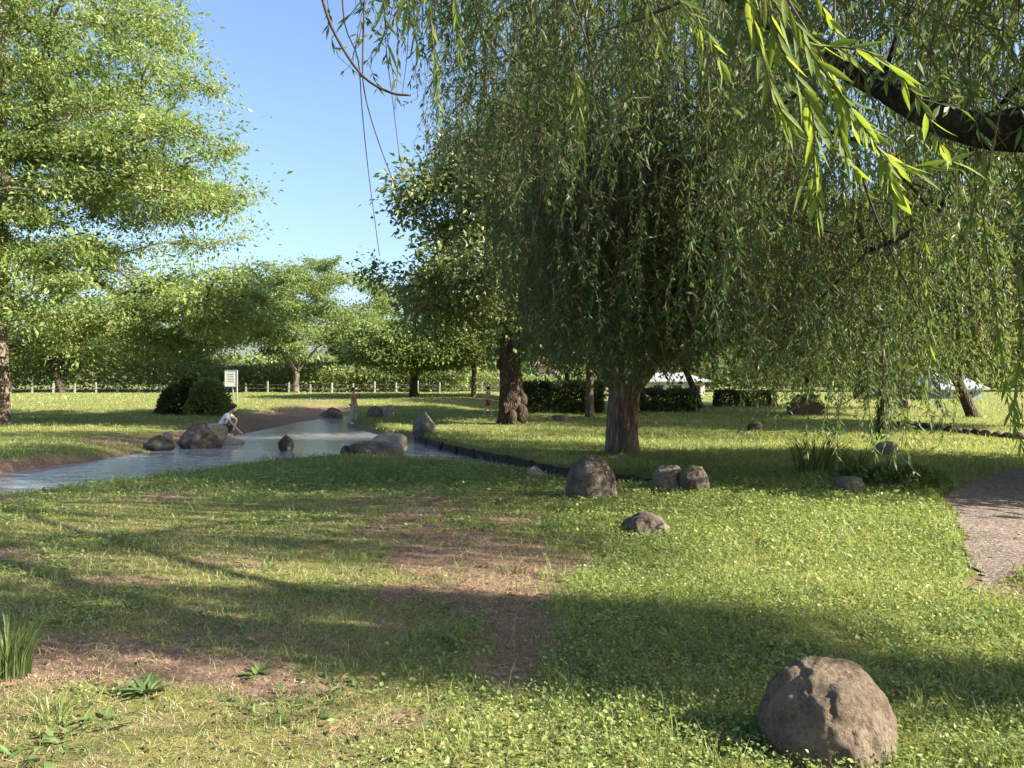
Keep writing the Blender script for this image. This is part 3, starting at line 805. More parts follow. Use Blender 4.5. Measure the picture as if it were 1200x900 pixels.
# ------------------------------------------------------------------ timber edging and kerb stones
def edging():
    pts = EDGE
    root = thing('timber_edging', 'dark wet timber board edging along the narrow channel', 'edging', (pts[3][0], pts[3][1], 0))
    L = np.concatenate([[0], np.cumsum(np.hypot(*np.diff(pts, axis=0).T))])
    P = lambda s: np.array([np.interp(s, L, pts[:, 0]), np.interp(s, L, pts[:, 1])])
    s = 0.0; off = np.array([pts[3][0], pts[3][1], 0])
    while s < L[-1] - .2:
        e = min(L[-1], s + rng.uniform(1.0, 1.7))
        a, b_ = P(s), P(e - .015)
        d = (b_ - a) / np.hypot(*(b_ - a)); n = np.array([d[1], -d[0]])
        m = (a + b_) / 2 + n * rng.normal(0, .012)
        top = float(np.clip(h1(m[0] + n[0] * .5, m[1] + n[1] * .5), -.12, -.05)) + rng.normal(.0, .012)
        bm = bmesh.new()
        bmesh.ops.create_cube(bm, size=1)
        for v_ in bm.verts: v_.co = Vector((v_.co.x * np.hypot(*(b_ - a)), v_.co.y * .07, v_.co.z * .5))
        bmesh.ops.subdivide_edges(bm, edges=[e_ for e_ in bm.edges if abs((e_.verts[0].co - e_.verts[1].co).x) > .3], cuts=6)
        bmesh.ops.bevel(bm, geom=[e_ for e_ in bm.edges if len(e_.link_faces) == 2 and e_.calc_face_angle() > .5], offset=.01, segments=1, affect='EDGES')
        for v_ in bm.verts: v_.co += Vector((0, rng.normal(0, .004), rng.normal(0, .006)))
        me = bpy.data.meshes.new('board'); bm.to_mesh(me); bm.free()
        o = link('board', me, M['timber'], root, (m[0] - off[0], m[1] - off[1], top - .25))
        o.rotation_euler = (rng.normal(0, .02), rng.normal(0, .012), math.atan2(d[1], d[0]))
        mb = MB(); q = a + n * -.055
        mb.tube([(q[0] - off[0], q[1] - off[1], -.6), (q[0] - off[0], q[1] - off[1], top + .03)], .035, 8)
        mb.build('stake', M['timber'], root, True)
        s = e
edging()

A = G(1052, 499); B = G(1215, 517)
nk = 15
for k in range(nk):
    p = A + (B - A) * (k + .5) / nk
    rock('kerb_stone', 0, 0, np.linalg.norm(B - A) / nk * rng.uniform(.9, 1.05), rng.uniform(.13, .19), .22, M['rock_brown'] if k % 3 else M['rock_dark'], 'dark low kerb stone in the row edging the far sunny lawn', 300 + k, 3, .2,
         pos=(p[0], p[1], 0), sink=.4, rz=math.atan2(B[1] - A[1], B[0] - A[0]), cat='kerb stone')['group'] = 'kerb stones edging the far lawn'

# ------------------------------------------------------------------ trees
class Tree:
    def __init__(self, trunk_pts, trunk_r):
        self.p = [np.array(q, float) for q in trunk_pts]
        self.par = [-1] + list(range(len(trunk_pts) - 1))
        self.nt = len(trunk_pts); self.tr = list(trunk_r)
        self.tips = []
    def limb(self, start, pts):
        """an explicit limb leaving node `start`"""
        last = start
        for q in pts:
            self.p.append(np.array(q, float)); self.par.append(last); last = len(self.p) - 1
        return last
    def grow(self, targets, step=.6, bow=.12, jit=.10, low=.7, minnode=0):
        targets = np.asarray(targets)
        d0 = np.linalg.norm(targets - self.p[self.nt - 1], axis=1)
        for t in targets[np.argsort(d0)]:
            P = np.array(self.p)
            dv = t - P
            dist = np.linalg.norm(dv, axis=1)
            cost = dist + low * np.clip(P[:, 2] - t[2] + .2, 0, None)
            cost[:minnode] += 50
            i = int(np.argmin(cost)); L = dist[i]
            if L < 1e-3: continue
            n = max(2, int(L / step))
            last = i
            for k in range(1, n + 1):
                s = k / n
                q = P[i] + (t - P[i]) * s + np.array([0, 0, bow * L * math.sin(PI * s)])
                if k < n: q = q + rng.normal(0, jit * step, 3)
                self.p.append(q); self.par.append(last); last = len(self.p) - 1
            self.tips.append(last)
    def wood(self, tipr=.012, expo=2.3, maxr=9):
        n = len(self.p)
        acc = np.zeros(n)
        for i in range(n - 1, -1, -1):
            if acc[i] == 0: acc[i] = tipr ** expo
            if self.par[i] >= 0: acc[self.par[i]] += acc[i]
        R = np.minimum(acc ** (1 / expo), maxr)
        for i in range(self.nt): R[i] = self.tr[i]
        ch = [[] for _ in range(n)]
        for i in range(1, n): ch[self.par[i]].append(i)
        mb = MB()
        starts = []
        main = {}
        for i in range(n):
            if i < self.nt - 1: main[i] = i + 1
            elif ch[i]: main[i] = max(ch[i], key=lambda c: R[c])
        for i in range(self.nt - 1, n):
            for c in ch[i]:
                if i == self.nt - 1 or main.get(i) != c: starts.append((i, c))
        for i in range(self.nt - 1):
            for c in ch[i]:
                if c != i + 1: starts.append((i, c))
        for (i, c) in starts:
            chain = [c]
            while chain[-1] in main and main[chain[-1]] in ch[chain[-1]]: chain.append(main[chain[-1]])
            pts = np.array([self.p[i]] + [self.p[k] for k in chain])
            rad = np.array([min(R[i], R[c] * 1.15)] + [R[k] for k in chain])
            pts, rad = smooth_path(pts, rad, 2 if rad[0] > .04 else 1)
            mb.tube(pts, rad, 9 if rad[0] > .08 else (6 if rad[0] > .03 else 4), True)
        return mb

def smooth_path(p, r, sub=2):
    if len(p) < 3 or sub < 2: return p, r
    n = len(p)
    e = np.concatenate([2 * p[:1] - p[1:2], p, 2 * p[-1:] - p[-2:-1]])
    out, ro = [], []
    for i in range(n - 1):
        a, b, c, d = e[i], e[i + 1], e[i + 2], e[i + 3]
        for k in range(sub):
            t = k / sub
            out.append(.5 * ((2 * b) + (-a + c) * t + (2 * a - 5 * b + 4 * c - d) * t * t + (-a + 3 * b - 3 * c + d) * t ** 3))
            ro.append(r[i] + (r[i + 1] - r[i]) * t)
    out.append(p[-1]); ro.append(r[-1])
    return np.array(out), np.array(ro)

def trunk_tube(mb, pts, rad, seed, flare=.35, ridge=.10, k=36, step=.07, lump=.12):
    pts = np.asarray(pts, float); rad = np.asarray(rad, float)
    L = np.linalg.norm(np.diff(pts, axis=0), axis=1).sum()
    sub = max(2, int(L / step / (len(pts) - 1)))
    p, r = smooth_path(pts, rad, sub) if len(pts) > 2 else (np.linspace(pts[0], pts[-1], sub + 1), np.linspace(rad[0], rad[-1], sub + 1))
    n = len(p)
    tan = unit(np.gradient(p, axis=0))
    u = unit(np.cross(tan, np.array([0.05, 1, 0.02]))); w = np.cross(tan, u)
    a = np.arange(k) * 2 * PI / k
    s = np.concatenate([[0], np.cumsum(np.linalg.norm(np.diff(p, axis=0), axis=1))])
    AA, SS = np.meshgrid(a, s)
    q3 = np.stack([np.cos(AA).ravel() * 1.6, np.sin(AA).ravel() * 1.6, SS.ravel() * .9], 1)
    big = fbm(q3 + seed, seed, 3).reshape(AA.shape) - .5
    q4 = np.stack([np.cos(AA).ravel() * 6, np.sin(AA).ravel() * 6, SS.ravel() * 1.1], 1)
    fine = np.abs(fbm(q4 + seed * 2, seed + 3, 3).reshape(AA.shape) - .5) * 2
    roots = .5 + .5 * np.cos(AA * 5 + seed)
    rr = r[:, None] * (1 + lump * 2 * big - ridge * (1 - fine) + flare * np.exp(-SS / .22) * (.5 + .7 * roots))
    v = p[:, None] + rr[..., None] * (np.cos(AA)[..., None] * u[:, None] + np.sin(AA)[..., None] * w[:, None])
    i, j = np.meshgrid(np.arange(n - 1), np.arange(k), indexing='ij')
    q = np.stack([i * k + j, i * k + (j + 1) % k, (i + 1) * k + (j + 1) % k, (i + 1) * k + j], -1).reshape(-1, 4)
    v = np.concatenate([v.reshape(-1, 3), p[-1:] + tan[-1:] * r[-1] * .15])
    t = np.array([((n - 1) * k + jj, (n - 1) * k + (jj + 1) % k, n * k) for jj in range(k)])
    mb.add(v, q, t)

def ell_targets(ells, n, shell=.0, gap_scale=.5, gap=.42, seed=1, zmin=None):
    out = []
    tot = sum(e[3] * e[4] * e[5] for e in ells)
    for (cx, cy, cz, rx, ry, rz) in ells:
        m = int(n * rx * ry * rz / tot * 3)
        u = rand_unit(m) * (shell + (1 - shell) * rng.random(m)[:, None] ** .4)
        out.append(np.array([cx, cy, cz]) + u * np.array([rx, ry, rz]))
    P = np.concatenate(out)
    g_ = fbm(P * gap_scale, seed, 3)
    P = P[g_ > gap]
    if zmin is not None: P = P[P[:, 2] > zmin]
    # spread them: greedy thinning
    rng.shuffle(P)
    return P[:n]

def leaf_clusters(C, per, sig, L, ratio=.5, flat=.6, up=.5, sizevar=.3):
    n = len(C) * per
    sz = np.repeat(np.exp(rng.normal(0, .25, len(C))), per)[:, None]
    tilt = np.repeat(rng.normal(0, .25, (len(C), 2)), per, 0)
    o = rng.normal(size=(n, 3)) * np.array([1, 1, flat]) * sig * sz
    o[:, 2] += o[:, 0] * tilt[:, 0] + o[:, 1] * tilt[:, 1]
    P = np.repeat(C, per, 0) + o
    D = unit(o * .6 / sig + rng.normal(size=(n, 3)) * .8 + np.array([0, 0, -.25]))
    N = unit(rng.normal(size=(n, 3)) * (1 - up) + np.array([0, 0, up]))
    l = L * np.exp(rng.normal(0, sizevar, n))
    return leaves(P, D, N, l, l * ratio, .18, .08)

def make_tree(name, base, trunk, radii, ells, ntar, per, sig, L, leafm, barkm, label, seed, cat='tree', ratio=.5, gap=.42, flat=.6, tipr=.012, bow=.12, limbs=(), shell=.15, extra=None, flare=.35, minnode=1, lump=.12, gap_scale=.5, up=.5, group=None, extra_targets=None, sizevar=.3):
    """trunk and crown given relative to the base point"""
    base = np.asarray(base, float)
    root = thing(name, label, cat, tuple(base), 0, group)
    T = Tree(trunk, radii)
    for (st, pts) in limbs: T.limb(st, pts)
    tg = ell_targets(ells, ntar, shell, gap_scale, gap, seed)
    if extra_targets is not None: tg = np.concatenate([tg, extra_targets])
    T.grow(tg, minnode=minnode, bow=bow)
    mb = T.wood(tipr)
    trunk_tube(mb, [np.array(p) - (np.array([0, 0, .12]) if i == 0 else 0) for i, p in enumerate(trunk)], radii, seed, flare, lump=lump)
    if extra: extra(mb)
    mb.build('trunk', barkm, root, True)
    if per:
        v, t = leaf_clusters(tg, per, sig, L, ratio, flat, up, sizevar)
        link('crown', mesh_np('crown', v, None, t), leafm, root)
    return root, T, tg

# -- the tall feathery tree at the left edge
b = G(-7, 497)
make_tree('feathery_tree', b, [(0, 0, 0), (.03, 0, 1.4), (.0, .05, 3.0), (.15, 0, 5.0), (.1, .1, 7.5), (.3, 0, 10.5), (.2, 0, 13.5)], [.44, .40, .36, .31, .25, .17, .08],
          [(.6, 0, 11.5, 6.0, 5.0, 5.0), (2.0, -.3, 6.8, 6.4, 5.0, 3.0), (2.8, .2, 4.1, 6.6, 4.6, 1.7), (4.2, .5, 3.6, 5.0, 4.6, 1.5), (-4, 0, 7, 4, 4, 4)], 600, 620, .41, .082, M['left_leaf'], M['bark_grey'],
          'tall airy light green tree with spreading limbs at the pond bank', 5, ratio=.48, gap=.46, flat=.36, tipr=.026, sizevar=.45, bow=.06, gap_scale=.55, minnode=2)

# -- cherry trees along the fence
def cherry(px, py, top, halfw, label, seed, lean=0.0, leafm='cherry_leaf', barkm='bark_grey', n=110, per=260, low=None, fork=1.3, r=.26):
    b = G(px, py); y = b[1]
    k = y / FOC
    ht = EYE - (top - HORIZON) * k - b[2]
    hw = halfw * k
    zl = (EYE - (low - HORIZON) * k - b[2]) if low else ht * .35
    cz = (ht + zl) / 2
    rz = (ht - zl) / 2
    trunk = [(0, 0, 0), (lean * .4, 0, fork * .5), (lean, 0, fork)]
    li = []
    for q in range(5):
        a = q * 2 * PI / 5 + seed
        li.append((2, [(lean + math.cos(a) * .5, math.sin(a) * .5, fork + .7), (lean + math.cos(a) * 1.3, math.sin(a) * 1.3, fork + 1.7)]))
    return make_tree('cherry_tree', b, trunk, [r, r * .85, r * .8], [(lean, 0, cz, hw, hw * .8, rz), (lean, 0, cz - rz * .3, hw * 1.05, hw * .8, rz * .5)], int(n * 1.15), int(per * 1.6), .42, .14, M[leafm], M[barkm],
                     label, seed, gap=.46, flat=.4, limbs=li, tipr=.024, minnode=3, ratio=.55, group=None)

cherry(72, 460, 345, 75, 'dark stemmed cherry tree leaning left behind the tall airy tree', 21, -.5, barkm='bark_dark', low=432, n=100)
cherry(346, 460, 298, 92, 'broad pale green cherry tree with forked trunk by the fence', 23, .1, low=425, n=150)
cherry(422, 458, 322, 62, 'slender cherry tree half hidden between two fuller ones', 25, 0, low=428, n=70, r=.2)
cherry(485, 465, 372, 85, 'low wide cherry tree with a dark straight trunk', 27, 0, barkm='bark_dark', low=432, n=120, fork=1.5)
cherry(215, 458, 330, 80, 'pale cherry tree behind the dark round shrub', 29, .2, low=425, n=110)

# -- big dark evergreen in the middle
b = G(600, 497)
def burls(mb):
    for (x, y, z, r) in ((.30, -.28, .33, .2), (.0, -.38, .25, .16), (-.2, -.34, .5, .14), (.33, -.1, .75, .16), (-.38, -.1, 1.9, .12)):
        bm = bmesh.new(); bmesh.ops.create_icosphere(bm, subdivisions=3, radius=1)
        v = np.array([p.co[:] for p in bm.verts]); v *= (1 + .3 * (fbm(v * 2 + z, 5, 3) - .5))[:, None]
        f = np.array([[q.index for q in p.verts] for p in bm.faces]); bm.free()
        mb.add(v * np.array([r, r * .8, r * 1.6]) + np.array([x, y, z]), None, f)
make_tree('evergreen_tree', b, [(0, 0, 0), (-.03, 0, 1.2), (-.06, 0, 2.4), (.0, 0, 4.0), (-.1, .1, 6.0), (-.2, 0, 8.0)], [.45, .40, .36, .30, .21, .10],
          [(.5, -.3, 8.6, 2.3, 3.2, 1.5), (.4, -.4, 7.6, 2.6, 3.6, 1.6), (-1.3, -1.2, 6.6, 2.0, 3.4, 1.5), (-.9, -.8, 4.6, 2.9, 3.6, 1.5), (1.6, 0, 5.2, 2.8, 2.6, 2.4), (-3.1, -.3, 4.4, 1.3, 1.4, 1.1), (-2.2, 0, 3.7, 1.9, 1.6, .7), (1.0, -.5, 3.5, 2.0, 1.6, .6)], 300, 280, .38, .15, M['dark_leaf'], M['bark_dark'],
          'big dark evergreen with a burled trunk in mid lawn', 31, gap=.47, gap_scale=.8, flat=.6, ratio=.55, extra=burls, flare=.3, lump=.2, minnode=2)

# -- willows -------------------------------------------------------
def strands(tops, lens, spacing, leafL, leafW, fan=.35, wob=.10, drift=(0, 0), bare_=0.0, outdir=None, detail=False, sweep=.35):
    """hanging shoots: returns a tube builder for the stems and arrays for the leaves"""
    P, D, N, L, Wd = [], [], [], [], []
    mb = MB()
    for t0, ln, od in zip(tops, lens, outdir if outdir is not None else [np.array([0, 0])] * len(tops)):
        n = max(6, int(ln / .22))
        s = np.linspace(0, 1, n)
        ph = rng.uniform(0, 6.3, 4); am = rng.normal(0, wob, 2)
        ox = od[0] * sweep * (1 - np.exp(-s * 4)) + drift[0] * s ** 2 * ln + am[0] * np.sin(s * 5 + ph[0]) * s + .04 * np.sin(s * 17 + ph[1]) * s
        oy = od[1] * sweep * (1 - np.exp(-s * 4)) + drift[1] * s ** 2 * ln + am[1] * np.sin(s * 5 + ph[2]) * s + .04 * np.sin(s * 15 + ph[3]) * s
        pts = np.stack([t0[0] + ox, t0[1] + oy, t0[2] + .25 * np.sin(np.clip(s * 6, 0, PI)) * (1 if outdir is not None else 0) - ln * s], 1)
        mb.tube(pts, np.linspace(.006, .002, n), 3, False)
        m = max(4, int(ln * (1 - bare_) / spacing))
        ss = np.sort(bare_ + (1 - bare_) * rng.random(m) ** .85)
        ss = np.clip(ss, 0, .999)
        k = np.minimum((ss * (n - 1)).astype(int), n - 2); f = ss * (n - 1) - k
        pp = pts[k] * (1 - f)[:, None] + pts[k + 1] * f[:, None]
        tn = unit(pts[k + 1] - pts[k])
        a = rng.uniform(0, 2 * PI, m)
        side = np.stack([np.cos(a), np.sin(a), np.zeros(m)], 1)
        P.append(pp); D.append(tn + side * fan * rng.uniform(.3, 1.8, (m, 1)) + rng.normal(0, .22, (m, 3)))
        N.append(unit(side + rng.normal(0, .8, (m, 3))))
        l = leafL * np.exp(rng.normal(0, .25, m)) * (1 - .35 * ss)
        L.append(l); Wd.append(leafW * np.exp(rng.normal(0, .2, m)))
    return mb, np.concatenate(P), np.concatenate(D), np.concatenate(N), np.concatenate(L), np.concatenate(Wd)

def side_shoots(tops, lens, outs, frac=1.0, l0=.3, l1=.8, base=None):
    T2, L2, O2 = [], [], []
    for t0, ln, od in zip(tops, lens, outs):
        for k in range(rng.poisson(frac * ln / 1.6)):
            s_ = rng.uniform(.12, .85)
            a = rng.uniform(0, 2 * PI)
            q = 1 - math.exp(-4 * s_)
            T2.append((t0[0] + od[0] * .35 * q, t0[1] + od[1] * .35 * q, t0[2] - ln * s_ - .1)); L2.append(rng.uniform(l0, l1)); O2.append(np.array([math.cos(a), math.sin(a)]))
    R_ = [(t, l, o) for t, l, o in zip(list(tops) + T2, list(lens) + L2, list(outs) + O2)]
    if base is not None:
        def clear(t, l):
            X, Y, Z = t[0] + base[0], t[1] + base[1], t[2] + base[2] - l
            return Y > 1 and -.25 < X / Y < -.10 and EYE + (HORIZON - 115) / FOC * Y > Z
        R_ = [q for q in R_ if not clear(q[0], q[1])]
    return [q[0] for q in R_], [q[1] for q in R_], [q[2] for q in R_]

# pollarded willow in mid lawn whose curtain fills the middle of the view
b = G(729, 531)
wy = b[1]
root = thing('willow_tree', 'old pollarded willow with a thick ridged trunk and hanging curtain', 'tree', tuple(b))
T = Tree([(0, 0, 0), (.0, 0, .55), (.04, 0, 1.05), (.08, 0, 1.32)], [.36, .325, .325, .33])
l1 = T.limb(3, [(.42, -.05, 1.62), (.75, -.05, 2.2), (1.0, -.1, 3.4), (1.1, -.2, 5.0), (1.3, -.1, 6.5)])
l2 = T.limb(3, [(-.12, .02, 1.9), (-.08, .1, 3.0), (-.3, .2, 4.6), (-.4, .1, 6.4), (-.3, 0, 8.0)])
l3 = T.limb(3, [(-.3, -.1, 1.52), (-.55, -.2, 1.85)])
C0 = np.array([.35, -.6, 0])
tops, lens, outs = [], [], []
for c_ in range(190):
    a = rng.uniform(0, 2 * PI)
    rr = 4.6 * math.sqrt(rng.uniform(.06, 1.0))
    cx, cy = C0[0] + rr * math.cos(a) * 1.05, C0[1] + rr * math.sin(a)
    ztc = 9.6 * math.sqrt(max(0.05, 1 - (rr / 5.6) ** 2)) * rng.uniform(.42, 1.05)
    zbc = rng.uniform(1.35, 2.5) + (.9 if cx < -1.3 else 0)
    if rng.random() < .36: zbc += rng.uniform(.5, 3.6)
    if cx < -2.2: zbc = max(zbc, 5.0 + rng.uniform(-.6, 1.4))
    sig = rng.uniform(.16, .42)
    cpx = 600 + FOC * (b[0] + cx) / (b[1] + cy)
    if cpx < 500: continue
    if 905 < cpx < 1010: ztc = min(ztc, 3.7)
    for k in range(rng.integers(6, 19)):
        x, yv = cx + rng.normal(0, sig), cy + rng.normal(0, sig)
        zt = ztc + rng.normal(0, .3); zb = zbc + abs(rng.normal(0, .55))
        if zt - zb < .7: continue
        tops.append((x, yv, zt)); lens.append(zt - zb); outs.append(np.array([math.cos(a), math.sin(a)]))
for c_ in range(44):
    cx = rng.uniform(-1.7, 2.6); cy = rng.uniform(-4.3, -1.6); zbc = rng.uniform(1.02, 1.5) if abs(cx - .1) < 1.0 else rng.uniform(1.30, 1.95); a = math.atan2(cy, cx)
    for k in range(rng.integers(5, 13)):
        zb = zbc + abs(rng.normal(0, .4)); zt = rng.uniform(3.6, 6.5)
        tops.append((cx + rng.normal(0, .24), cy + rng.normal(0, .24), zt)); lens.append(zt - zb); outs.append(np.array([math.cos(a), math.sin(a)]))
tops = np.array(tops)
sel = rng.permutation(len(tops))[:170]
T.grow(tops[sel], bow=.15, minnode=4, step=.7)
mb = T.wood(.012)
trunk_tube(mb, [(0, 0, -.12), (.0, 0, .55), (.04, 0, 1.05), (.08, 0, 1.36)], [.36, .325, .33, .34], 9, .14, .16, 56, .04, .10)
trunk_tube(mb, [(.1, -.02, 1.25), (.30, -.06, 1.50), (.52, -.08, 1.80), (.72, -.08, 2.3)], [.26, .25, .23, .17], 13, 0, .1, 28, .06)
trunk_tube(mb, [(0, .0, 1.2), (-.12, .02, 1.9), (-.08, .1, 3.0)], [.2, .15, .13], 14, 0, .08, 24, .08)
trunk_tube(mb, [(.0, -.06, 1.18), (-.26, -.14, 1.45), (-.42, -.2, 1.78)], [.15, .12, .10], 15, 0, .08, 20, .06)
mb.build('trunk', M['bark_willow'], root, True)
cb = MB(); cb.tube([(-.40, -.18, 1.74), (-.43, -.205, 1.80)], [.105, .095], 18); cb.build('branch_scar', M['cut'], root, True)
tops, lens, outs = side_shoots(tops, lens, outs, 1.0, base=b)
sm, P, D, N, L, Wd = strands(tops, lens, .034, .115, .023, .8, .26, outdir=outs)
sm.build('hanging_twigs', M['twig'], root)
v, t = leaves(P, D, N, L, Wd, .15, .05)
link('crown', mesh_np('crown', v, None, t), M['willow_far'], root)

# pale willow in the sun further right
def small_willow(px, py, rad, top, n, label, seed, mat='willow_pale', zlo=.9, r=.17, lean=0.0, leafL=.13, spacing=.06, bark='bark_dark', ex=1.0):
    b = G(px, py)
    root = thing('willow_tree', label, 'tree', tuple(b))
    tp = [(0, 0, 0), (lean * .3, 0, 1.2), (lean * .7, .05, 2.4), (lean, 0, top * .62)]
    T = Tree(tp, [r, r * .85, r * .75, r * .45])
    tops, lens, outs = [], [], []
    for k in range(n):
        a = rng.uniform(0, 2 * PI); rr = rad * math.sqrt(rng.uniform(.03, 1))
        zt = top * math.sqrt(max(.05, 1 - (rr / rad / 1.12) ** 2)) * rng.uniform(.45, 1.05)
        zb = zlo + rng.uniform(0, 1.3) + (rng.uniform(.5, 3) if rng.random() < .5 else 0)
        if zt - zb < .5: continue
        tops.append((lean + ex * rr * math.cos(a), rr * math.sin(a), zt)); lens.append(zt - zb); outs.append(np.array([math.cos(a), math.sin(a)]))
    tops = np.array(tops)
    T.grow(tops[rng.permutation(len(tops))[:90]], bow=.15, minnode=2, step=.7)
    mb = T.wood(.012)
    trunk_tube(mb, [np.array(q) - (np.array([0, 0, .1]) if i == 0 else 0) for i, q in enumerate(tp)], [r, r * .85, r * .75, r * .45], seed, .25, .1, 24, .08)
    mb.build('trunk', M[bark], root, True)
    tops, lens, outs = side_shoots(tops, lens, outs, .7)
    sm, P, D, N, L, Wd = strands(tops, lens, spacing, leafL, leafL * .2, .5, .12, outdir=outs)
    sm.build('hanging_twigs', M['twig'], root)
    v, t = leaves(P, D, N, L, Wd, .15, .05)
    link('crown', mesh_np('crown', v, None, t), M[mat], root)
    return root

small_willow(1035, 508, 3.9, 6.6, 620, 'pale sunlit willow with a thin dark trunk by the kerb stones', 51)

# near willow: trunk stands to the right of the frame, limbs reach over the camera
NX, NY = 4.3, 3.3
nb = np.array([NX, NY, h1(NX, NY)])
root = thing('willow_tree', 'nearest willow whose thick dark limb and bright leaf sprays enter from above', 'tree', tuple(nb))
def rel(q): return np.asarray(q, float) - nb
tp = [(0, 0, 0), (.02, 0, .9), (-.05, .02, 1.8), (-.12, .05, 2.5)]
tr = [.42, .36, .36, .36]
T = Tree(tp, tr)
limbA = [rel(at(1330, 140, 3.55)), rel(at(1230, 150, 3.7)), rel(at(1130, 150, 3.9)), rel(at(1030, 105, 4.3)), rel(at(940, 50, 4.8)), rel(at(840, -10, 5.4)), rel(at(720, -80, 6.2)), rel(at(600, -120, 7))]
T.limb(3, limbA)
T.limb(3 + 4, [rel(at(1050, 40, 4.3)), rel(at(1085, -20, 4.5)), rel(at(1130, -100, 5.0)), rel(at(1120, -200, 5.6))])
T.limb(3, [(.1, .6, 3.5), (.4, 1.6, 5.0), (.6, 2.6, 6.4)])
T.limb(3, [(.3, -.5, 3.6), (.2, -1.2, 5.4)])
T.limb(3, [(-.4, -.5, 3.8), (-1.8, -1.6, 4.8), (-3.2, -2.2, 5.4)])
tops, lens, outs = [], [], []
SUNLIT = [np.array(p, float) for p in ([(.4, 9.3), (.9, 6.3), (1.1, 5.3), (3.2, 5.1), (4.7, 6.5), (5.2, 9.8), (2, 10.2)], [(-3.2, 2.7), (.9, 2.7), (.7, 3.5), (-.2, 4.0), (-3.2, 4.2)],
        [(-4.4, 10.2), (.6, 9.6), (.6, 11), (-4.4, 12.4)], [(.85, 2.5), (1.9, 2.5), (1.9, 3.5), (.85, 3.5)], [(-4.6, 5.75), (-.3, 5.5), (-.3, 6.1), (-4.6, 6.4)])]
def add_strand(x, y, zt, zb, keep=False):
    if not keep:      # shoots are cut back so sun reaches the chosen lawn areas
        zz = np.arange(max(zb, .2), zt, .12)
        if len(zz):
            hx = x - sv.x * zz / sv.z; hy = y - sv.y * zz / sv.z
            hit = np.zeros(len(zz), bool)
            for P_ in SUNLIT: hit |= inside(hx, hy, P_)
            fq = (x - 4.6) / sv.x      # likewise cut back to light the low shoots beside the path
            qy = y - sv.y * fq; qz = zz - sv.z * fq
            if x > 5.6: hit |= (qy > 6.6) & (qy < 10.4) & (qz > .8) & (qz < 3.7)
            if hit.any(): zb = float(zz[hit].max()) + .12
    if zt - zb < .5: return
    tops.append((x - nb[0], y - nb[1], zt - nb[2])); lens.append(zt - zb)
    d = np.array([x - NX, y - NY]); outs.append(d / (np.linalg.norm(d) + .01))
# right half of the view: long shoots that reach down
for c_ in range(30):
  px0 = rng.uniform(850, 1225); y0 = rng.uniform(6.6, 10.6); f0 = rng.random(); zt0 = rng.uniform(4.4, 7.4)
  if 925 < px0 < 1010 and rng.random() < .8: continue
  for k in range(rng.integers(4, 15)):
    y = y0 + rng.normal(0, .3); px = px0 + rng.normal(0, 230 / y0)
    x = (px - 600) / FOC * y
    f = np.clip(f0 + rng.normal(0, .15), 0, 1)
    py = 300 + 240 * f if px > 930 else 270 + 230 * f
    zb = max(.55, EYE - (py - HORIZON) / FOC * y)
    add_strand(x, y, zt0 + rng.normal(0, .3), zb, True)
for c_ in range(17):
    px0 = rng.uniform(868, 1095); y0 = rng.uniform(7.6, 10.2); py0 = rng.uniform(430, 535); zt0 = rng.uniform(2.8, 4.2)
    for k in range(rng.integers(6, 13)):
        y = y0 + rng.normal(0, .25); x = (px0 - 600) / FOC * y0 + rng.normal(0, .22)
        zb = max(.45, EYE - (py0 - abs(rng.normal(0, 35)) - HORIZON) / FOC * y)
        add_strand(x, y, zt0 + rng.normal(0, .3), zb, True)
# middle: shorter shoots high up
for c_ in range(38):
  px0 = rng.uniform(515, 900); y0 = rng.uniform(5.5, 9.5); py0 = rng.uniform(20, 270) if px0 > 600 else rng.uniform(-20, 130)
  for k in range(rng.integers(4, 16)):
    y = y0 + rng.normal(0, .3); px = px0 + rng.normal(0, 200 / y0)
    x = (px - 600) / FOC * y
    py = py0 - abs(rng.normal(0, 35))
    zb = EYE - (py - HORIZON) / FOC * y
    add_strand(x, y, max(zb + 1.2, rng.uniform(4.8, 8)), zb, True)
# short shoots on the thick limb
for k in range(120):
    px = rng.uniform(930, 1260); y = rng.uniform(3.1, 5.2); x = (px - 600) / FOC * y
    zb = EYE - (rng.uniform(-20, 190) - HORIZON) / FOC * y
    add_strand(x, y, zb + rng.uniform(.6, 1.3), zb, True)
# the rest of the canopy, over and to the right of the camera
for k in range(420):
    x = rng.uniform(2.5, 9.5); y = rng.uniform(-4, 9.5)
    if abs((x - .1) / max(y, .4)) < .72 and y > 0: continue
    zt = rng.uniform(4.0, 8.5)
    zb = rng.uniform(1.9, 3.6)
    if abs(y - (2.1 - .25 * (x - .8))) < 1.0 and zb < 4.6: continue  # gap cut in the canopy to let sun onto the sprays
    if 2.2 < y - .25 * (x - 4.3) < 7.5 and zb < 2.4 + (x - 4.3) * .2: zb += 1.2
    add_strand(x, y, zt, zb)
for k in range(60):
    x = rng.uniform(-2.5, 3); y = rng.uniform(-4, 1.2)
    add_strand(x, y, rng.uniform(4.5, 7), rng.uniform(3.2, 4.4))
